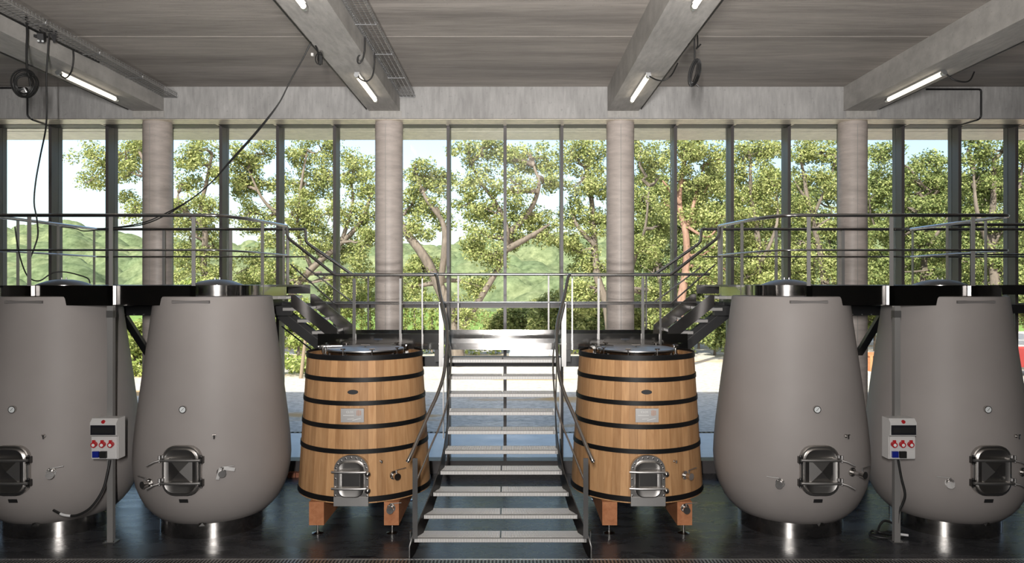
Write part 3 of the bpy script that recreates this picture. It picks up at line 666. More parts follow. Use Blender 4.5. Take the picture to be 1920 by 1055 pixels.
# ------------------------------------------------------------------ support posts with socket boxes
def socket_box(x, y, label):
    t = thing('socket_box', label, 'electrical box', (x, y, 0))
    z0, z1 = 1.0, 1.485; w = .15
    MB().box(-w, w, .0, .15, z0+.01, z1-.01).build('housing', M['white'], t)
    MB().box(-w+.005, w-.005, -.02, .0, z0+.02, z0+.27).build('socket_panel', M['white'], t)
    cv = MB().add([(-w, 0, 1.27), (w, 0, 1.27), (w, -.035, 1.285), (-w, -.035, 1.285), (-w, -.045, 1.43), (w, -.045, 1.43), (w, 0, 1.475), (-w, 0, 1.475)],
             [(0, 1, 2, 3), (3, 2, 5, 4), (4, 5, 6, 7), (0, 3, 4, 7), (1, 6, 5, 2), (0, 7, 6, 1)]).build('cover', M['white'], t)
    MB().box(-.14, .14, -.053, -.04, 1.295, 1.405).build('smoked_flap', M['smoke'], cv)
    MB().box(-.12, .12, -.055, -.052, 1.32, 1.375).build('breaker_row', M['label'], cv)
    MB().cyl((0, -.03, 1.445), (0, -.05, 1.44), .02, 18).build('red_button', M['red'], cv, 40)
    for dx in (-.105, -.01, .085):
        sc = MB().cyl((dx, -.02, 1.185), (dx, -.06, 1.18), .032, 14).bar((dx, -.05, 1.2), (dx, -.045, 1.235), .03, .02, (0, 1, 0)).build('red_socket', M['red'], t, 40)
        MB().cyl((dx, -.0605, 1.18), (dx, -.063, 1.18), .018, 12).build('socket_face', M['dial'], sc, 40)
    MB().box(-.125, -.055, -.045, -.02, 1.035, 1.105).build('blue_socket', M['blue'], t)
    MB().box(-.04, .035, -.05, -.02, 1.03, 1.105).build('black_socket', M['rubber'], t)
    MB().box(.06, .13, -.024, -.02, 1.03, 1.105).build('blank_plate', M['white'], t)
    return t
for s, px in ((-1, 208.5), (1, 1680.5)):
    x = PX(px, 8.73); nm = 'left' if s < 0 else 'right'
    p = thing('support_post', 'slim square steel post to the %s walkway, carrying a white socket box' % nm, 'post', (x, 8.73, 0))
    MB().box(-.034, .034, -.03, .03, .006, 2.755).build('shaft', M['postgrey'], p)
    MB().box(-.07, .07, -.06, .06, 0, .008).build('base_plate', M['steel'], p)
    for dx in (-.055, .055): MB().cyl((dx, -.045, .008), (dx, -.045, .022), .008, 6).build('anchor_bolt', M['polished'], p)
    MB().box(-.04, .04, -.035, .035, 2.62, 2.70).build('splice_sleeve', M['steel'], p)
    socket_box(PX(195 if s < 0 else 1692.5, 8.52), 8.545, 'white socket box with three red sockets on the %s steel post' % nm)
# cables at the posts
y = 8.62
pts = [(PX(206, y), y, PZ(862, y)), (PX(204, y), y-.03, PZ(885, y)), (PX(198, y), y-.06, PZ(915, y)), (PX(180, y), y-.09, PZ(945, y)), (PX(155, y), y-.10, PZ(960, y)), (PX(130, y), y-.10, PZ(960, y)), (PX(108, y), y-.08, PZ(952, y))]
c = MB().tube(smoothpath(pts, 6), .014, 8).build('power_cable', M['rubber'], None, 60); tag(c, 'black cable dangling from the left socket box in front of the egg tank', 'cable')
tp = smoothpath(pts, 6); MB().tube(tp[-10:-4], .0155, 8).build('white_tape', M['white_tape'], c, 60)
y = 8.66
pts = [(PX(1684, y), y, PZ(862, y)), (PX(1690, y), y, PZ(895, y)), (PX(1697, y), y, PZ(925, y)), (PX(1695, y), y+.03, PZ(945, y)), (PX(1690, y), y+.05, PZ(960, y)), (PX(1686, y), y+.08, .10), (PX(1660, 8.9), 8.95, .02), (PX(1640, 9), 9.05, .02), (PX(1632, 8.9), 8.9, .02), (PX(1660, 8.8), 8.80, .02), (PX(1690, 8.8), 8.82, .02), (PX(1698, 8.9), 8.95, .03), (PX(1680, 9.0), 9.05, .10), (PX(1662, 9.0), 9.05, .14), (PX(1650, 9), 9.02, .08), (PX(1650, 8.95), 8.95, .035), (PX(1690, 8.9), 8.97, .035)]
c = MB().tube(smoothpath(pts, 6), .014, 8).build('power_cable', M['rubber'], None, 60); tag(c, 'black cable looped on the floor beside the right steel post', 'cable')
MB().tube(smoothpath([(PX(1684, 8.9), 8.85, .045), (PX(1697, 8.9), 8.83, .04)], 3), .0155, 8).build('white_tape', M['white_tape'], c, 60)

wp = MB().lathe([(0, 0), (.9, 0), (1, -.4), (0, -.4)], 24).build('wet_patch', M['smoke'], None, None, Matrix.Translation((PX(678, 8.26), 8.245, .002)) @ Matrix.Diagonal((.17, .035, .004, 1)))
tag(wp, 'small black wet patch on the floor just behind the foreground drain, below the left vat', 'puddle')
# two loose bricks by the glazing
for i, (a, bx) in enumerate(((541, 554.5), (556, 562))):
    b = MB().box(PX(a, 11.62), PX(bx, 11.62), 11.58, 11.69, 0, .07).build('brick', M['brick']); tag(b, 'red brick lying on the floor by the glazing, %s' % ('half hidden by the egg tank' if i == 0 else 'half hidden by the left oak vat'), 'brick')

# ------------------------------------------------------------------ ceiling services
def lamp(x, y0, y1, label):
    t = thing('tube_lamp', label, 'lamp', (x, 0, 5.56), 0, 'fluorescent tube lamps under the beams')
    MB().box(-.03, .03, y0+.04, y1-.04, .015, .038).build('housing', M['galv'], t)
    MB().cyl((0, y0+.05, -.008), (0, y1-.05, -.008), .024, 12).build('tube', M['lamp'], t, 40)
    for y in (y0, y1-.06): MB().cyl((0, y, -.008), (0, y+.06, -.008), .029, 12).build('end_cap', M['galv'], t, 40)
    MB().bar((-.04, y0+.1, .0), (.04, y0+.1, .0), .02, .006).build('clip', M['galv'], t)
lamp(-5.47, 8.98, 10.34, 'lit fluorescent tube under the leftmost ceiling beam')
lamp(-1.895, 9.08, 10.39, 'lit fluorescent tube under the second beam, above the left oak vat')
lamp(1.67, 9.1, 10.42, 'lit fluorescent tube under the third beam, above the right oak vat')
lamp(5.21, 8.98, 10.38, 'lit fluorescent tube under the rightmost ceiling beam')
lamp(-1.905, 5.5, 6.87, 'fluorescent tube end at the top edge on the second beam')
lamp(1.67, 5.5, 6.87, 'fluorescent tube end at the top edge on the third beam')
def tray(x0, label):
    t = thing('cable_tray', label, 'cable tray', (x0, 0, 5.80), 0, 'wire mesh cable trays')
    W, Hh = .215, .055; y0, y1 = 4.5, 11.18
    b = MB()
    for i in range(5): b.tube([(W*i/4, y0, 0), (W*i/4, y1, 0)], .0035, 4)
    for x in (0, W):
        for z in (Hh/2, Hh): b.tube([(x, y0, z), (x, y1, z)], .0035, 4)
    stuff(b.build('long_wires', M['galv'], t))
    n = int((y1-y0)/.062); cm = MB().tube([(0, 0, Hh), (0, 0, 0), (W, 0, 0), (W, 0, Hh)], .0035, 4).mesh('cross_wire'); cm.materials.append(M['galv'])
    for i in range(n+1): link('cross_wire', cm, None, t, Matrix.Translation((0, y0+i*.062, 0)))
    for yy in (11.15, 10.1, 9.05, 8.0, 6.95, 5.9):
        MB().tube([(-.01, yy, .16), (-.01, yy, -.01), (W+.01, yy, -.01), (W+.01, yy, .02)], .008, 6).build('hanger', M['galv'], t)
tray(-5.222, 'wire mesh cable tray hung beside the leftmost ceiling beam')
tray(-1.675, 'wire mesh cable tray hung beside the second ceiling beam')
def cable(name, pts, r, label, cat='cable', n=6, par=None):
    o = MB().tube(smoothpath(pts, n), r, 7).build(name, M['rubber'], par, 60)
    if label: tag(o, label, cat)
    return o
def P(px, py, y): return (PX(px, y), y, PZ(py, y))
# trunk of black cable lying along the left tray, and the drops from it
cable('cable_bundle', [(-5.24, 5.0, 5.78), (-5.24, 6.5, 5.775), (-5.23, 7.6, 5.78), (-5.22, 8.6, 5.79), (-5.2, 9.4, 5.80)], .013, 'black cable run along the edge of the left cable tray')
c = cable('hanging_cable', [P(49, 30, 8.0), P(51, 60, 7.95), P(50, 95, 7.92), P(51, 130, 7.9), P(55, 145, 7.9), P(57, 162, 7.9)], .012, 'black cable dropping from the left tray to a large coil')
k = thing('cable_coil', 'large round coil of black cable hanging at upper left', 'cable coil', P(48, 158, 7.9))
for i in range(7):
    rr = .085+.008*i; a0 = random.uniform(-.5, .5); yy = random.uniform(-.03, .03); dx, dz = random.uniform(-.012, .012), random.uniform(-.012, .012)
    MB().tube([(dx+rr*math.cos(2*math.pi*q/28), yy+.012*math.sin(4*math.pi*q/28+a0), dz+1.12*rr*math.sin(2*math.pi*q/28)) for q in range(28)], .0085, 6, True).build('loop', M['rubber'], k, 60)
MB().tube([(-.07, -.02, -.06), (-.02, -.05, -.07), (.02, -.05, -.05), (.03, -.03, -.09)], .012, 6).build('tie', M['galv'], k, 60)
cable('hanging_cable', [P(93, 58, 8.3), P(91, 75, 8.3), P(89, 110, 8.32), P(87, 150, 8.33), P(88, 195, 8.35), P(86, 240, 8.45), P(76, 290, 8.7), P(67, 340, 8.75), P(64, 380, 8.78), P(69, 410, 8.79), P(71, 440, 8.85), P(64, 465, 8.85), P(56, 485, 8.80)], .009, 'thin black cable hanging from the left tray down to the left railing')
cable('lying_cable', [P(28, 425, 9.3), P(32, 455, 9.3), P(40, 490, 9.25), P(50, 515, 9.15), P(60, 524, 9.0), P(75, 526, 8.95), P(92, 515, 9.0), P(105, 510, 9.05), P(125, 510, 9.1), P(150, 516, 9.1), P(165, 522, 9.1), P(169, 531, 9.1)], .008, 'black cable curling over the hatch lid of the far left tank')
for i, (px, py, tx) in enumerate(((78, 70, 0), (99, 66, 0))):
    f = thing('spotlight', ['small black floodlight clipped beside the left tray', 'small black bracket hanging just right of the floodlight'][i], ['lamp', 'bracket'][i], P(px, py, 8.2 if i == 0 else 8.35), R(20))
    if i: f.name = 'clip_bracket'
    if i == 0:
        MB().box(-.03, .03, -.06, .06, -.05, .05, Matrix.Rotation(R(25), 4, 'X')).build('head', M['black'], f)
        MB().cyl((-.02, -.045, -.05), (-.02, -.05, -.056), .012, 8).cyl((.02, -.045, -.05), (.02, -.05, -.056), .012, 8).build('lens', M['dial'], f)
        MB().box(-.1, -.03, -.02, .02, -.01, .02).build('arm', M['black'], f)
        MB().tube(smoothpath([(0, 0, .05), (-.02, 0, .09), (.03, 0, .10), (.08, 0, .07)], 4), .007, 6).build('lead', M['rubber'], f)
    else:
        MB().bar((-.02, 0, .06), (.02, 0, -.08), .02, .03).bar((.03, 0, .05), (.02, 0, -.05), .015, .02).build('plate', M['black'], f)
cable('lamp_lead', [(-5.21, 8.86, 5.80), (-5.205, 8.86, 5.68), (-5.25, 8.9, 5.55), (-5.34, 8.95, 5.48), (-5.42, 8.99, 5.51), (-5.46, 9.03, 5.55)], .009, 'black lead from the left tray to the leftmost tube lamp')
cable('lamp_lead', [(-1.66, 9.0, 5.79), (-1.665, 9.02, 5.66), (-1.70, 9.08, 5.53), (-1.77, 9.1, 5.48), (-1.84, 9.1, 5.50), (-1.89, 9.1, 5.555)], .009, 'black lead from the tray to the tube lamp above the left vat')
c = cable('hanging_cable', [(-1.66, 8.42, 5.79), (-1.665, 8.43, 5.70), (-1.67, 8.44, 5.63), (-1.70, 8.44, 5.62), (-1.74, 8.44, 5.575), (-1.745, 8.44, 5.52), (-1.72, 8.44, 5.505), (-1.685, 8.44, 5.56), (-1.672, 8.44, 5.625)], .009, 'short black cable ending in a small loop beside the second beam')
# wires along the beam edges
cable('edge_wire', [(-2.165, 4.5, 5.60), (-2.165, 7, 5.595), (-2.165, 9, 5.60), (-2.165, 11.1, 5.60)], .009, 'black wire along the left lower edge of the second beam', n=2)
cable('edge_wire', [(-5.71, 4.5, 5.60), (-5.71, 8, 5.595), (-5.71, 11.1, 5.60)], .010, 'black wire along the left lower edge of the leftmost beam', n=2)
cable('edge_wire', [(1.92, 4.5, 5.61), (1.92, 6.5, 5.60), (1.918, 8.2, 5.605), (1.92, 11.1, 5.605)], .009, 'black wire along the right lower edge of the third beam', n=2)
cable('edge_wire', [(5.46, 4.5, 5.61), (5.46, 8, 5.60), (5.46, 11.1, 5.605)], .010, 'black wire along the right lower edge of the rightmost beam', n=2)
cable('lamp_lead', [(1.67, 9.12, 5.55), (1.74, 9.0, 5.47), (1.82, 8.95, 5.45), (1.90, 8.9, 5.50), (1.93, 8.7, 5.58)], .009, 'black lead drooping from the tube lamp on the third beam')
cable('lamp_lead', [(5.22, 9.0, 5.55), (5.30, 8.96, 5.46), (5.42, 8.95, 5.43), (5.5, 8.96, 5.46), (5.56, 8.98, 5.56)], .009, 'black lead drooping from the tube lamp on the rightmost beam')
for xx in (0, .03):
    cable('swag_cable', [P(584+xx*60, 76, 8.1), P(565, 115, 8.15), P(545, 150, 8.2), P(525, 190, 8.25), P(500, 226-xx*100, 8.3), P(470, 262-xx*120, 8.4), P(435, 300-xx*100, 8.5), P(400, 338, 8.6), P(360, 372, 8.7), P(310, 400+xx*120, 8.8), P(262, 419+xx*100, 8.85), P(200, 428, 9.6), P(160, 433, 10.2), P(140, 428, 10.3), P(115, 425, 10.2)], .0075, ['long black cable swagged from the second beam down to the left railing, lower strand', 'long black cable swagged from the second beam down to the left railing, upper strand'][xx == 0], n=5)
k = thing('cable_bunch', 'small bunch of black leads and a plug hanging on the second beam edge', 'cable', P(594, 105, 8.1))
MB().tube(smoothpath([(-.03, 0, .15), (.0, 0, .08), (.02, 0, .0), (.03, 0, -.06)], 4), .010, 6).build('lead', M['rubber'], k, 60)
MB().tube([(.02+.035*math.cos(q), 0, -.03+.06*math.sin(q)) for q in np.linspace(0, 6.2, 14)], .007, 6, True).tube([(.03+.025*math.cos(q), .02, -.02+.07*math.sin(q)) for q in np.linspace(0, 6.2, 14)], .007, 6, True).build('loop', M['rubber'], k, 60)
MB().box(-.06, -.035, -.015, .015, .0, .03).build('plug', M['white'], k)
MB().box(.03, .06, -.015, .015, -.09, .0).build('connector', M['rubber'], k)
k = thing('cable_coil', 'oblong coil of black cable hanging from the third beam', 'cable coil', P(1302, 133, 8.1))
MB().tube([(-.09, 0, .285), (-.05, 0, .30), (.0, 0, .36), (-.0, 0, .1)], .008, 6).build('lead', M['rubber'], k, 60)
MB().tube(smoothpath([(-.0, 0, .36), (.03, 0, .40), (.035, 0, .28), (.02, 0, .24), (.07, 0, .29)], 4), .008, 6).build('knot', M['rubber'], k, 60)
for i in range(7):
    w_ = .025+.006*i; dx = random.uniform(-.01, .012); yy = random.uniform(-.025, .025)
    MB().tube([(dx+w_*math.cos(2*math.pi*q/20)+.03*math.sin(2*math.pi*q/20), yy, -.02+(.12+.005*i)*math.sin(2*math.pi*q/20)) for q in range(20)], .007, 6, True).build('loop', M['rubber'], k, 60)
MB().tube([(-.03, 0, -.12), (.03, 0, -.15), (.05, 0, -.17)], .008, 6).build('tail', M['rubber'], k)
cable_pts = roundpath([(-9.5, LB-.02, PZ(165.5, LB)), (PX(53, LB), LB-.02, PZ(165.5, LB)), (PX(53, LB), LB-.02, PZ(218, LB)), (PX(58, LB), LB+.02, ZL-.012), (PX(86, 11.6), 11.68, ZL-.012)], .04)
o = MB().tube(cable_pts, .014, 8).build('conduit', M['black'], None, 60); tag(o, 'rigid black conduit running down the lintel behind the large coil', 'conduit')
cable_pts = roundpath([(PX(1735, LB), LB-.02, PZ(168, LB)), (PX(1838, LB), LB-.02, PZ(168, LB)), (PX(1838, LB), LB-.02, PZ(219, LB)), (PX(1836, LB), LB+.02, ZL-.012), (PX(1802, 11.6), 11.68, ZL-.012)], .04)
o = MB().tube(cable_pts, .014, 8).build('conduit', M['black'], None, 60); tag(o, 'rigid black conduit bent down the lintel at upper right', 'conduit')

# ------------------------------------------------------------------ outside ground
struct(MB().box(-60, 60, YB, 15.0, -.3, -.005).build('apron_path', M['apron']))
dg = thing('gutter_grate', 'long steel gutter grate set between the pale apron and the gravel outside', 'drain', (0, 15.06, 0))
MB().box(-14, 14, -.06, -.05, -.02, 0).box(-14, 14, .05, .06, -.02, 0).build('rim', M['dark_steel'], dg)
b = MB()
for i in range(280): b.box(-14+i*.1, -14+i*.1+.045, -.05, .05, -.02, -.002)
stuff(b.build('grating', M['dark_steel'], dg))
struct(MB().box(-120, 120, 15.0, 46, -.3, -.02).build('gravel_ground', M['gravel']))
struct(MB().box(-200, 200, 46, 140, -.4, -.03).build('meadow_ground', M['grass']))
# wooded hills behind
def hills():
    xs = np.linspace(-240, 240, 430); ys = np.concatenate([np.linspace(60, 140, 60), np.linspace(141, 235, 90)])
    X, Y = np.meshgrid(xs, ys); px = 960+X/Y*F
    sil = np.interp(px, [-600, -100, 0, 60, 120, 200, 260, 400, 600, 850, 1000, 1200, 1500, 1900, 2600], [480, 455, 447, 442, 433, 447, 458, 470, 474, 472, 458, 452, 445, 440, 450])
    top = CH+(527.5-sil)*220/F
    t = np.clip((Y-62)/150, 0, 1); Z = top*(t*t*(3-2*t))
    rng = np.random.RandomState(3); bumpz = np.zeros_like(Z)
    for cell, rad, hh in ((6.0, 4.0, 4.2), (4.0, 2.4, 2.2)):                # rounded tree crowns on a jittered grid
        gx, gy = np.floor(X/cell).astype(int), np.floor(Y/cell).astype(int)
        for dx in (-1, 0, 1):
            for dy in (-1, 0, 1):
                ix, iy = gx+dx, gy+dy; h1 = np.sin(ix*127.1+iy*311.7+cell)*43758.5453; h2 = np.sin(ix*269.5+iy*183.3+cell)*28001.83; h1 -= np.floor(h1); h2 -= np.floor(h2)
                d2 = ((X-(ix+h1)*cell)**2+(Y-(iy+h2)*cell)**2)/(rad*(.7+.5*h2))**2
                bumpz = np.maximum(bumpz, hh*(.6+.6*h1)*np.sqrt(np.clip(1-d2, 0, 1)))
    Z = Z+bumpz*np.clip((Y-60)/25, 0, 1)-2.5
    n, m = X.shape; V = np.stack([X, Y, Z], -1).reshape(-1, 3)
    idx = np.arange(n*m).reshape(n, m); Fq = np.stack([idx[:-1, :-1], idx[:-1, 1:], idx[1:, 1:], idx[1:, :-1]], -1).reshape(-1, 4)
    me = bpy.data.meshes.new('distant_hill'); me.from_pydata(V.tolist(), [], Fq.tolist()); me.polygons.foreach_set('use_smooth', [True]*len(Fq))
    return me
struct(link('distant_hill', hills(), M['hill']))

# ------------------------------------------------------------------ trees
def leaf_mesh(name, centers, radii, n_per, size, seed, flat=.75):
    """clumps of small leaf quads around the given clump centres"""
    rng = np.random.RandomState(seed); C = np.repeat(np.asarray(centers), n_per, 0); Rr = np.repeat(np.asarray(radii), n_per)[:, None]
    N = len(C); d = rng.normal(size=(N, 3)); d /= np.linalg.norm(d, axis=1)[:, None]+1e-9
    pos = C+d*Rr*(rng.uniform(.25, 1, (N, 1))**.6)*np.array([1, 1, flat])
    nrm = d*.7+rng.normal(size=(N, 3))*.6+np.array([0, -.15, .45]); nrm /= np.linalg.norm(nrm, axis=1)[:, None]
    a = np.cross(nrm, rng.normal(size=(N, 3))); a /= np.linalg.norm(a, axis=1)[:, None]+1e-9; b = np.cross(nrm, a)
    s = size*rng.uniform(.6, 1.3, (N, 1)); q = s*.55
    V = np.stack([pos-a*s, pos-b*q, pos+a*s, pos+b*q], 1).reshape(-1, 3)
    me = bpy.data.meshes.new(name); me.vertices.add(4*N); me.vertices.foreach_set('co', V.ravel())
    me.loops.add(4*N); me.loops.foreach_set('vertex_index', np.arange(4*N)); me.polygons.add(N)
    me.polygons.foreach_set('loop_start', np.arange(N)*4); me.polygons.foreach_set('loop_total', np.full(N, 4)); me.update(); me.validate()
    return me
def wobble(a, b, n, amp, rng):
    a, b = np.array(a, float), np.array(b, float); L = np.linalg.norm(b-a); out = []
    o = np.zeros(3)
    for i in range(n+1):
        t = i/n; o = o+rng.normal(size=3)*amp*L*.12
        out.append(a+(b-a)*t+o*math.sin(math.pi*t))
    return out
def tree(name, label, cat, y, base_px, forks, lobes, leafmat, barkmat, seed, trunk_r=.25, dens=1.0, leaf=.054, group=None):
    """forks: list of pixel polylines (trunk and limbs) at depth y; lobes: (px, py, rx, ry) crown masses"""
    rng = np.random.RandomState(seed); x0 = PX(base_px, y)
    t = thing(name, label, cat, (x0, y, 0), 0, group)
    tb = MB(); tips = []
    for fi, fk in enumerate(forks):
        pts = []
        for j, (px, py) in enumerate(fk): pts.append((PX(px, y)-x0, (rng.uniform(-.5, .5) if j else 0)*(1 if fi else .3), PZ(py, y) if not (fi == 0 and j == 0) else -.05))
        P_ = smoothpath(pts, 5); r0 = trunk_r*(.72 if fi == 0 else .36); n = len(P_)
        tb.tube(P_, [r0*(1-.68*i/(n-1)) for i in range(n)], 8); tips += [np.array(p) for p in P_[n//3:]]
    tb.build('trunk', M[barkmat], t, 60)
    cs, rs = [], []; br = MB()
    for (px, py, rx, ry) in lobes:
        c = np.array([PX(px, y)-x0, rng.uniform(-.4, .6), PZ(py, y)]); ax = np.array([rx*y/F, .62*(rx+ry)*.5*y/F+.3, ry*y/F])
        k = max(7, int(dens*21*(ax[0]*ax[2])**.8/.8))
        if tips:
            near = min(tips, key=lambda p: np.linalg.norm(p-c)+max(0, p[2]-c[2])*1.5)
            L = np.linalg.norm(c-near)
            if L > .3: br.tube([Vector(p) for p in wobble(near, c, 5, 1.0, rng)], [.07*trunk_r/.25*(1-.13*i) for i in range(6)], 6)
        for i in range(k):
            d = rng.normal(size=3); d /= np.linalg.norm(d); u = c+d*ax*rng.uniform(.4, 1.12)
            cs.append(u); rs.append(rng.uniform(.26, .5))
            if i % 4 == 0: br.tube([Vector(p) for p in wobble(c, u, 4, 1.0, rng)], [.035, .028, .02, .014, .01], 5)
    if br.v: br.build('branches', M[barkmat], t, 60)
    if cs: link('foliage', leaf_mesh('foliage', cs, rs, 150, leaf, seed), M[leafmat], t)
    return t
G = 'trees outside the glazing'
tree('oak_tree', 'sunlit tree at far left whose top branch reaches over the open sky', 'tree', 29, 390, [[(392, 640), (395, 560), (380, 500), (388, 440), (378, 390), (390, 340), (400, 290)], [(385, 430), (350, 395), (300, 350), (260, 320), (215, 305)], [(388, 440), (340, 380), (330, 360)], [(300, 350), (270, 290), (255, 262)]],
     [(190, 300, 38, 30), (175, 340, 22, 22), (235, 285, 42, 32), (262, 268, 30, 26), (245, 330, 25, 22), (240, 385, 28, 26), (345, 300, 30, 20), (385, 285, 38, 22), (400, 320, 35, 25), (345, 345, 22, 18), (350, 400, 38, 40), (390, 400, 35, 40), (355, 445, 28, 26), (395, 460, 25, 30), (350, 500, 34, 30), (395, 520, 30, 30)], 'leaf', 'bark', 1, .24)
tree('oak_tree', 'tree behind the left stair seen between the first two mullion gaps, yellow green', 'tree', 30, 560, [[(520, 640), (545, 560), (585, 505), (640, 455), (680, 410), (700, 350)], [(585, 505), (560, 430), (570, 340), (575, 280)], [(560, 430), (500, 380), (470, 320)], [(640, 455), (660, 380), (655, 320)]],
     [(450, 300, 40, 25), (480, 330, 45, 30), (445, 350, 25, 30), (500, 290, 25, 28), (560, 290, 36, 32), (600, 280, 30, 30), (560, 340, 45, 30), (610, 330, 35, 35), (660, 320, 35, 40), (690, 350, 25, 40), (480, 400, 45, 35), (550, 400, 45, 40), (610, 400, 40, 35), (670, 410, 35, 35), (520, 450, 30, 18), (590, 450, 42, 35), (650, 470, 38, 30), (690, 460, 25, 40), (470, 500, 40, 30), (530, 520, 40, 30), (640, 530, 35, 25), (690, 520, 25, 25)], 'leaf', 'bark', 2, .26)
tree('oak_tree', 'large cork oak with a leaning trunk right behind the landing', 'tree', 27, 862, [[(862, 650), (845, 590), (820, 530), (795, 480), (765, 440), (740, 400), (720, 370)], [(825, 540), (835, 470), (832, 420), (805, 380), (785, 340), (780, 310)], [(858, 630), (900, 560), (945, 480), (950, 430), (930, 380), (900, 340), (880, 300)], [(950, 440), (990, 400), (1010, 350), (1000, 310)], [(945, 470), (1000, 440), (1030, 420)]],
     [(775, 320, 28, 22), (800, 350, 40, 30), (770, 380, 30, 30), (820, 400, 32, 25), (780, 430, 30, 24), (830, 330, 20, 20), (880, 290, 30, 24), (920, 275, 35, 26), (960, 300, 38, 32), (1000, 290, 38, 28), (1030, 330, 28, 32), (900, 340, 36, 28), (970, 350, 40, 28), (880, 380, 32, 26), (930, 400, 45, 30), (1000, 400, 45, 30), (960, 440, 45, 25), (900, 440, 30, 20), (1030, 440, 30, 30), (880, 470, 20, 18), (790, 500, 40, 28), (770, 540, 35, 28), (920, 480, 30, 25), (900, 540, 30, 26), (880, 590, 40, 25)], 'leaf', 'bark', 3, .36, 1.0)
tree('oak_tree', 'bushy twin trunked oak behind the column right of the stairs', 'tree', 28, 1150, [[(1150, 650), (1140, 580), (1120, 520), (1115, 450), (1110, 380), (1100, 320)], [(1150, 640), (1175, 570), (1190, 500), (1205, 430), (1215, 350)], [(1115, 460), (1080, 420), (1070, 380)]],
     [(1070, 290, 30, 30), (1110, 280, 35, 28), (1090, 340, 34, 30), (1130, 350, 30, 35), (1080, 400, 34, 26), (1120, 420, 34, 30), (1070, 460, 25, 28), (1110, 490, 40, 34), (1200, 280, 30, 28), (1230, 320, 30, 35), (1210, 380, 32, 30), (1240, 430, 24, 28), (1205, 470, 30, 30), (1080, 540, 28, 25), (1110, 560, 32, 25), (1225, 540, 32, 30), (1240, 590, 30, 25)], 'leaf', 'bark', 4, .28, 1.1)
tree('oak_tree', 'tree with a pinkish bare trunk behind the right stair handrail', 'tree', 26, 1290, [[(1262, 650), (1275, 570), (1288, 500), (1285, 440), (1275, 380), (1280, 320), (1290, 280)], [(1285, 440), (1310, 360), (1320, 310)], [(1275, 380), (1240, 340)]],
     [(1270, 290, 36, 30), (1310, 280, 36, 28), (1345, 300, 26, 35), (1290, 340, 38, 30), (1335, 360, 32, 32), (1300, 400, 40, 28), (1345, 420, 28, 30), (1330, 470, 30, 30), (1320, 520, 30, 30), (1250, 370, 24, 26), (1350, 520, 20, 40)], 'leaf', 'pink_bark', 5, .24, 1.15)
tree('oak_tree', 'dense yellow green tree behind the near corner of the right railing', 'tree', 29, 1420, [[(1430, 650), (1425, 540), (1420, 450), (1410, 370), (1405, 300)], [(1425, 500), (1450, 420), (1455, 340)]],
     [(1400, 290, 36, 30), (1440, 280, 34, 28), (1400, 350, 38, 26), (1445, 350, 32, 35), (1395, 400, 34, 30), (1440, 410, 38, 30), (1400, 460, 40, 32), (1445, 470, 36, 34), (1395, 520, 36, 34), (1445, 530, 36, 34), (1420, 580, 50, 30)], 'leaf', 'bark', 6, .24, 1.25)
tree('oak_tree', 'open branched tree with a pale trunk left of the right hand column', 'tree', 30, 1530, [[(1545, 650), (1545, 560), (1540, 480), (1525, 420), (1515, 370), (1510, 330), (1500, 290)], [(1522, 410), (1550, 350), (1560, 300)], [(1515, 380), (1485, 340)]],
     [(1500, 280, 30, 26), (1545, 285, 34, 28), (1520, 330, 34, 20), (1560, 350, 22, 30), (1490, 400, 24, 30), (1555, 420, 26, 34), (1510, 450, 36, 24), (1500, 510, 40, 34), (1550, 500, 30, 34), (1520, 570, 50, 34), (1600, 300, 40, 34), (1600, 400, 40, 40), (1600, 500, 40, 40)], 'leaf', 'bark', 7, .22, 1.1)
tree('oak_tree', 'lower rounded tree under a patch of blue sky near the right edge', 'tree', 28, 1740, [[(1730, 650), (1735, 540), (1738, 450), (1740, 380)], [(1736, 480), (1700, 420)], [(1736, 470), (1775, 400)]],
     [(1650, 290, 28, 26), (1655, 350, 26, 36), (1750, 300, 32, 20), (1720, 340, 40, 28), (1770, 340, 34, 30), (1700, 390, 40, 34), (1750, 400, 44, 36), (1660, 430, 34, 36), (1720, 460, 46, 34), (1770, 470, 40, 34), (1660, 510, 40, 34), (1730, 530, 50, 34)], 'leaf_dark', 'bark', 8, .24, 1.25)
tree('oak_tree', 'tall dark green tree filling the last panes at the right edge', 'tree', 25, 1860, [[(1860, 680), (1862, 560), (1858, 460), (1862, 380), (1860, 300)], [(1860, 480), (1820, 400), (1815, 320)], [(1860, 460), (1900, 380), (1910, 300)]],
     [(1820, 280, 34, 30), (1870, 285, 38, 32), (1915, 290, 34, 36), (1830, 340, 42, 34), (1885, 350, 42, 36), (1830, 410, 40, 36), (1880, 420, 44, 38), (1830, 480, 42, 36), (1890, 490, 44, 38), (1850, 550, 60, 36), (1930, 400, 40, 60), (1930, 550, 40, 60)], 'leaf_dark', 'bark', 9, .28, 1.3)
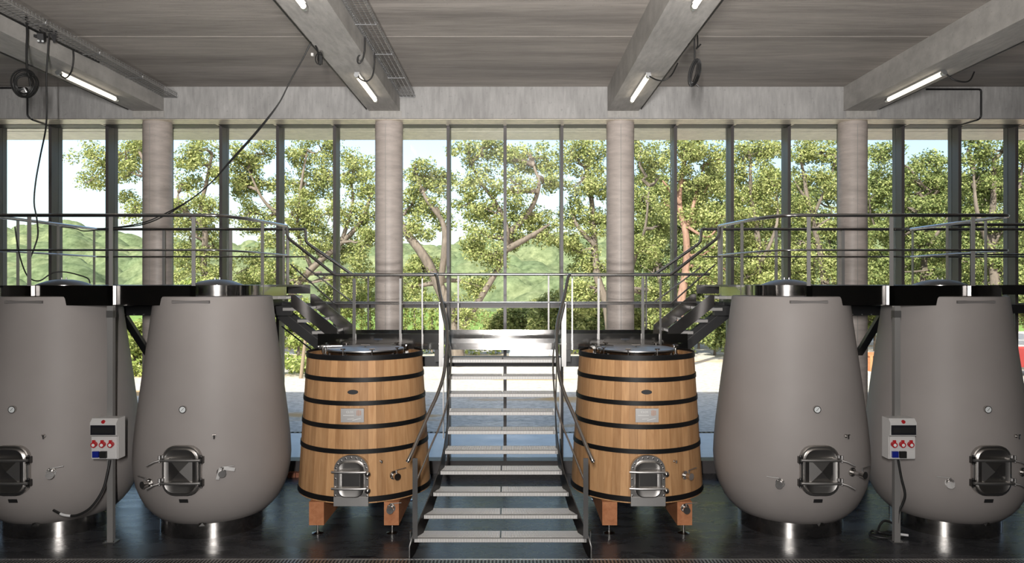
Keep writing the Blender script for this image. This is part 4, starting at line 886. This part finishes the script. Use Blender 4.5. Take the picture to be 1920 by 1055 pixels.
# second row of shrubs and bushes, seen low behind the trees
SH = [(365, 24, 560, 60, 42, 'leaf_bright'), (470, 33, 560, 60, 45, 'leaf'), (560, 27, 600, 46, 48, 'leaf_bright'), (650, 34, 555, 50, 35, 'leaf'), (1040, 33, 590, 55, 50, 'leaf'), (1110, 35, 600, 60, 40, 'leaf_dark'), (1210, 34, 590, 60, 45, 'leaf'), (1310, 34, 570, 55, 50, 'leaf'), (1340, 31, 615, 45, 30, 'leaf_dark'), (1480, 33, 570, 70, 50, 'leaf'), (1640, 33, 560, 60, 60, 'leaf_dark'), (1790, 33, 550, 70, 60, 'leaf_dark'), (250, 25, 640, 30, 40, 'leaf_bright'), (960, 34, 610, 55, 40, 'leaf')]
LB_ = ['behind the left egg tank top', 'behind the second mullion gap left of the stair', 'in the gap between egg tank and left oak vat', 'left of the left central column', 'behind the middle of the landing', 'behind the right central column foot', 'right of the right central column', 'beside the pinkish trunk', 'low in the gap right of the right oak vat', 'under the right walkway corner', 'behind the right hand column', 'low at the right edge', 'in the gap between the two left egg tanks', 'below the leaning oak, behind the landing']
for i, (px, y, py, rx, ry, lm) in enumerate(SH):
    lob = [(px+dx*rx, py+dy*ry, rx*.5, ry*.5) for dx, dy in ((-.5, .3), (.5, .3), (0, -.35), (-.35, -.1), (.4, -.15), (0, .5))]
    tree('shrub', 'leafy green shrub '+LB_[i], 'shrub', y, px, [[(px, 650), (px, py)]], lob, lm, 'bark', 40+i, .09, 1.3, .075, 'shrubs behind the trees')
BT = [(1235, 36, 'just right of the right central column'), (1330, 37, 'behind the pinkish trunk'), (1440, 36, 'behind the start of the right railing'), (1560, 38, 'left of the right hand column'), (1670, 36, 'right of the right hand column'), (1780, 37, 'under the blue sky patch'), (1900, 35, 'at the right edge')]
for i, (px, y, wh) in enumerate(BT):
    lob = [(px+dx, 430+dy, 38, 34) for dx, dy in ((-45, -60), (0, -85), (45, -55), (-50, 0), (0, -10), (50, 0), (-45, 60), (5, 60), (50, 65), (-30, 120), (30, 125))]
    tree('oak_tree', 'darker tree in the second row '+wh, 'tree', y, px, [[(px, 640), (px+6, 560), (px-4, 480), (px, 390)]], lob, 'leaf_dark', 'bark', 80+i, .2, .9, .065, G)
# row of slim cypresses below the landing rail at left
cp = leaf_mesh('foliage', [(random.uniform(-.12, .12), random.uniform(-.12, .12), .25+z*.09) for z in range(24) for q in range(2)], [.16*(1-.5*(z/24)**2) for z in range(24) for q in range(2)], 22, .05, 77, 1.3); cp.materials.append(M['leaf_bright'])
ctk = MB().tube([(0, 0, -.05), (0, 0, 2.2)], [.05, .02], 6).mesh('trunk'); ctk.materials.append(M['bark'])
ORD = 'first second third fourth fifth sixth seventh eighth ninth tenth eleventh twelfth last'.split()
for i in range(13):
    y = 31.0+random.uniform(-.2, .2); px = 645+i*16.5
    t = thing('cypress', 'slim clipped cypress, %s from the left in the row behind the landing railing' % ORD[i], 'shrub', (PX(px, y), y, random.uniform(.15, .3)), random.uniform(0, 6), 'row of slim cypresses')
    t.scale = (1, 1, random.uniform(.95, 1.12)); link('foliage', cp, None, t); link('trunk', ctk, None, t)
# low bright hedge along the gravel
rng = np.random.RandomState(5)
hc = [(x, rng.uniform(-.3, .3), rng.uniform(.1, .5)) for x in np.linspace(-8.5, 8.5, 110)]
h = thing('low_hedge', 'low bright green hedge edging the gravel, seen under the landing', 'hedge', (-1, 31.5, 0))
link('foliage', leaf_mesh('foliage', hc, [.32]*len(hc), 60, .07, 6), M['leaf_bright'], h)
gc = [(x, rng.uniform(-.8, .8), rng.uniform(.0, .5)) for x in np.linspace(-6, 6, 120)]
h = thing('tall_grass', 'rough green grass bank outside between the left egg tank and oak vat', 'grass', (-9.5, 24.6, 0)); h['kind'] = 'stuff'
link('foliage', leaf_mesh('foliage', gc, [.34]*len(gc), 60, .07, 8), M['leaf_bright'], h)
fp = MB().tube([(0, 0, -.05), (.16, 0, 1.35)], [.06, .05], 7).build('fence_post', M['post_wood'], None, 60, Matrix.Translation((PX(564, 23.6), 23.6, 0)))
tag(fp, 'leaning wooden fence post in the grass beside the left oak vat', 'fence post')

# parked car glimpsed under the landing, red trailer at the right edge
def boulder(px, y, r, seed, label):
    rng = np.random.RandomState(seed); b = MB(); n = 14; prof = []
    for k in range(8):
        a = math.pi*k/7; prof.append((max(.001, r*math.sin(a)), r*.62*(1-math.cos(a))-.08))
    b.lathe(prof, n); b.v = [tuple(np.array(v)*(1+rng.uniform(-.13, .13))) for v in b.v]
    o = b.build('boulder', M['apron'], None, 70, Matrix.Translation((PX(px, y), y, 0))); tag(o, label, 'boulder', 'pale boulders by the gravel')
boulder(975, 28.6, .45, 1, 'pale boulder outside, seen under the landing just right of the middle mullion')
boulder(1003, 28.2, .55, 2, 'largest pale boulder outside, seen under the right part of the landing')
boulder(1030, 28.8, .4, 3, 'pale boulder outside nearest the right stair handrail, seen under the landing')
t = thing('wooden_pallet', 'brown wooden pallet outside, glimpsed between the right hand column and the rightmost egg tank', 'pallet', (PX(1640, 26), 26, 0), .2)
for k in range(5): MB().box(-.6, .6, -.5+k*.22, -.5+k*.22+.14, .5, .53).build('slat', M['beamwood'], t)
for x in (-.55, 0, .5): MB().box(x, x+.1, -.5, .5, -.02, .5).build('block', M['beamwood'], t)
c = thing('red_trailer', 'red metal trailer outside, peeking past the rightmost egg tank', 'trailer', (PX(1960, 24), 24, 0))
MB().prism([(-.7, .28), (1.2, .28), (1.3, .9), (-.85, .9)], 'y', -.6, .6).build('bed', M['redpaint'], c)
for yy in (-.65, .65): MB().cyl((.3, yy-.08, .2), (.3, yy+.08, .2), .22, 18).build('wheel', M['tyre'], c, 40)
MB().box(-.6, 1.0, -.5, .5, .18, .28).build('chassis', M['galv'], c)
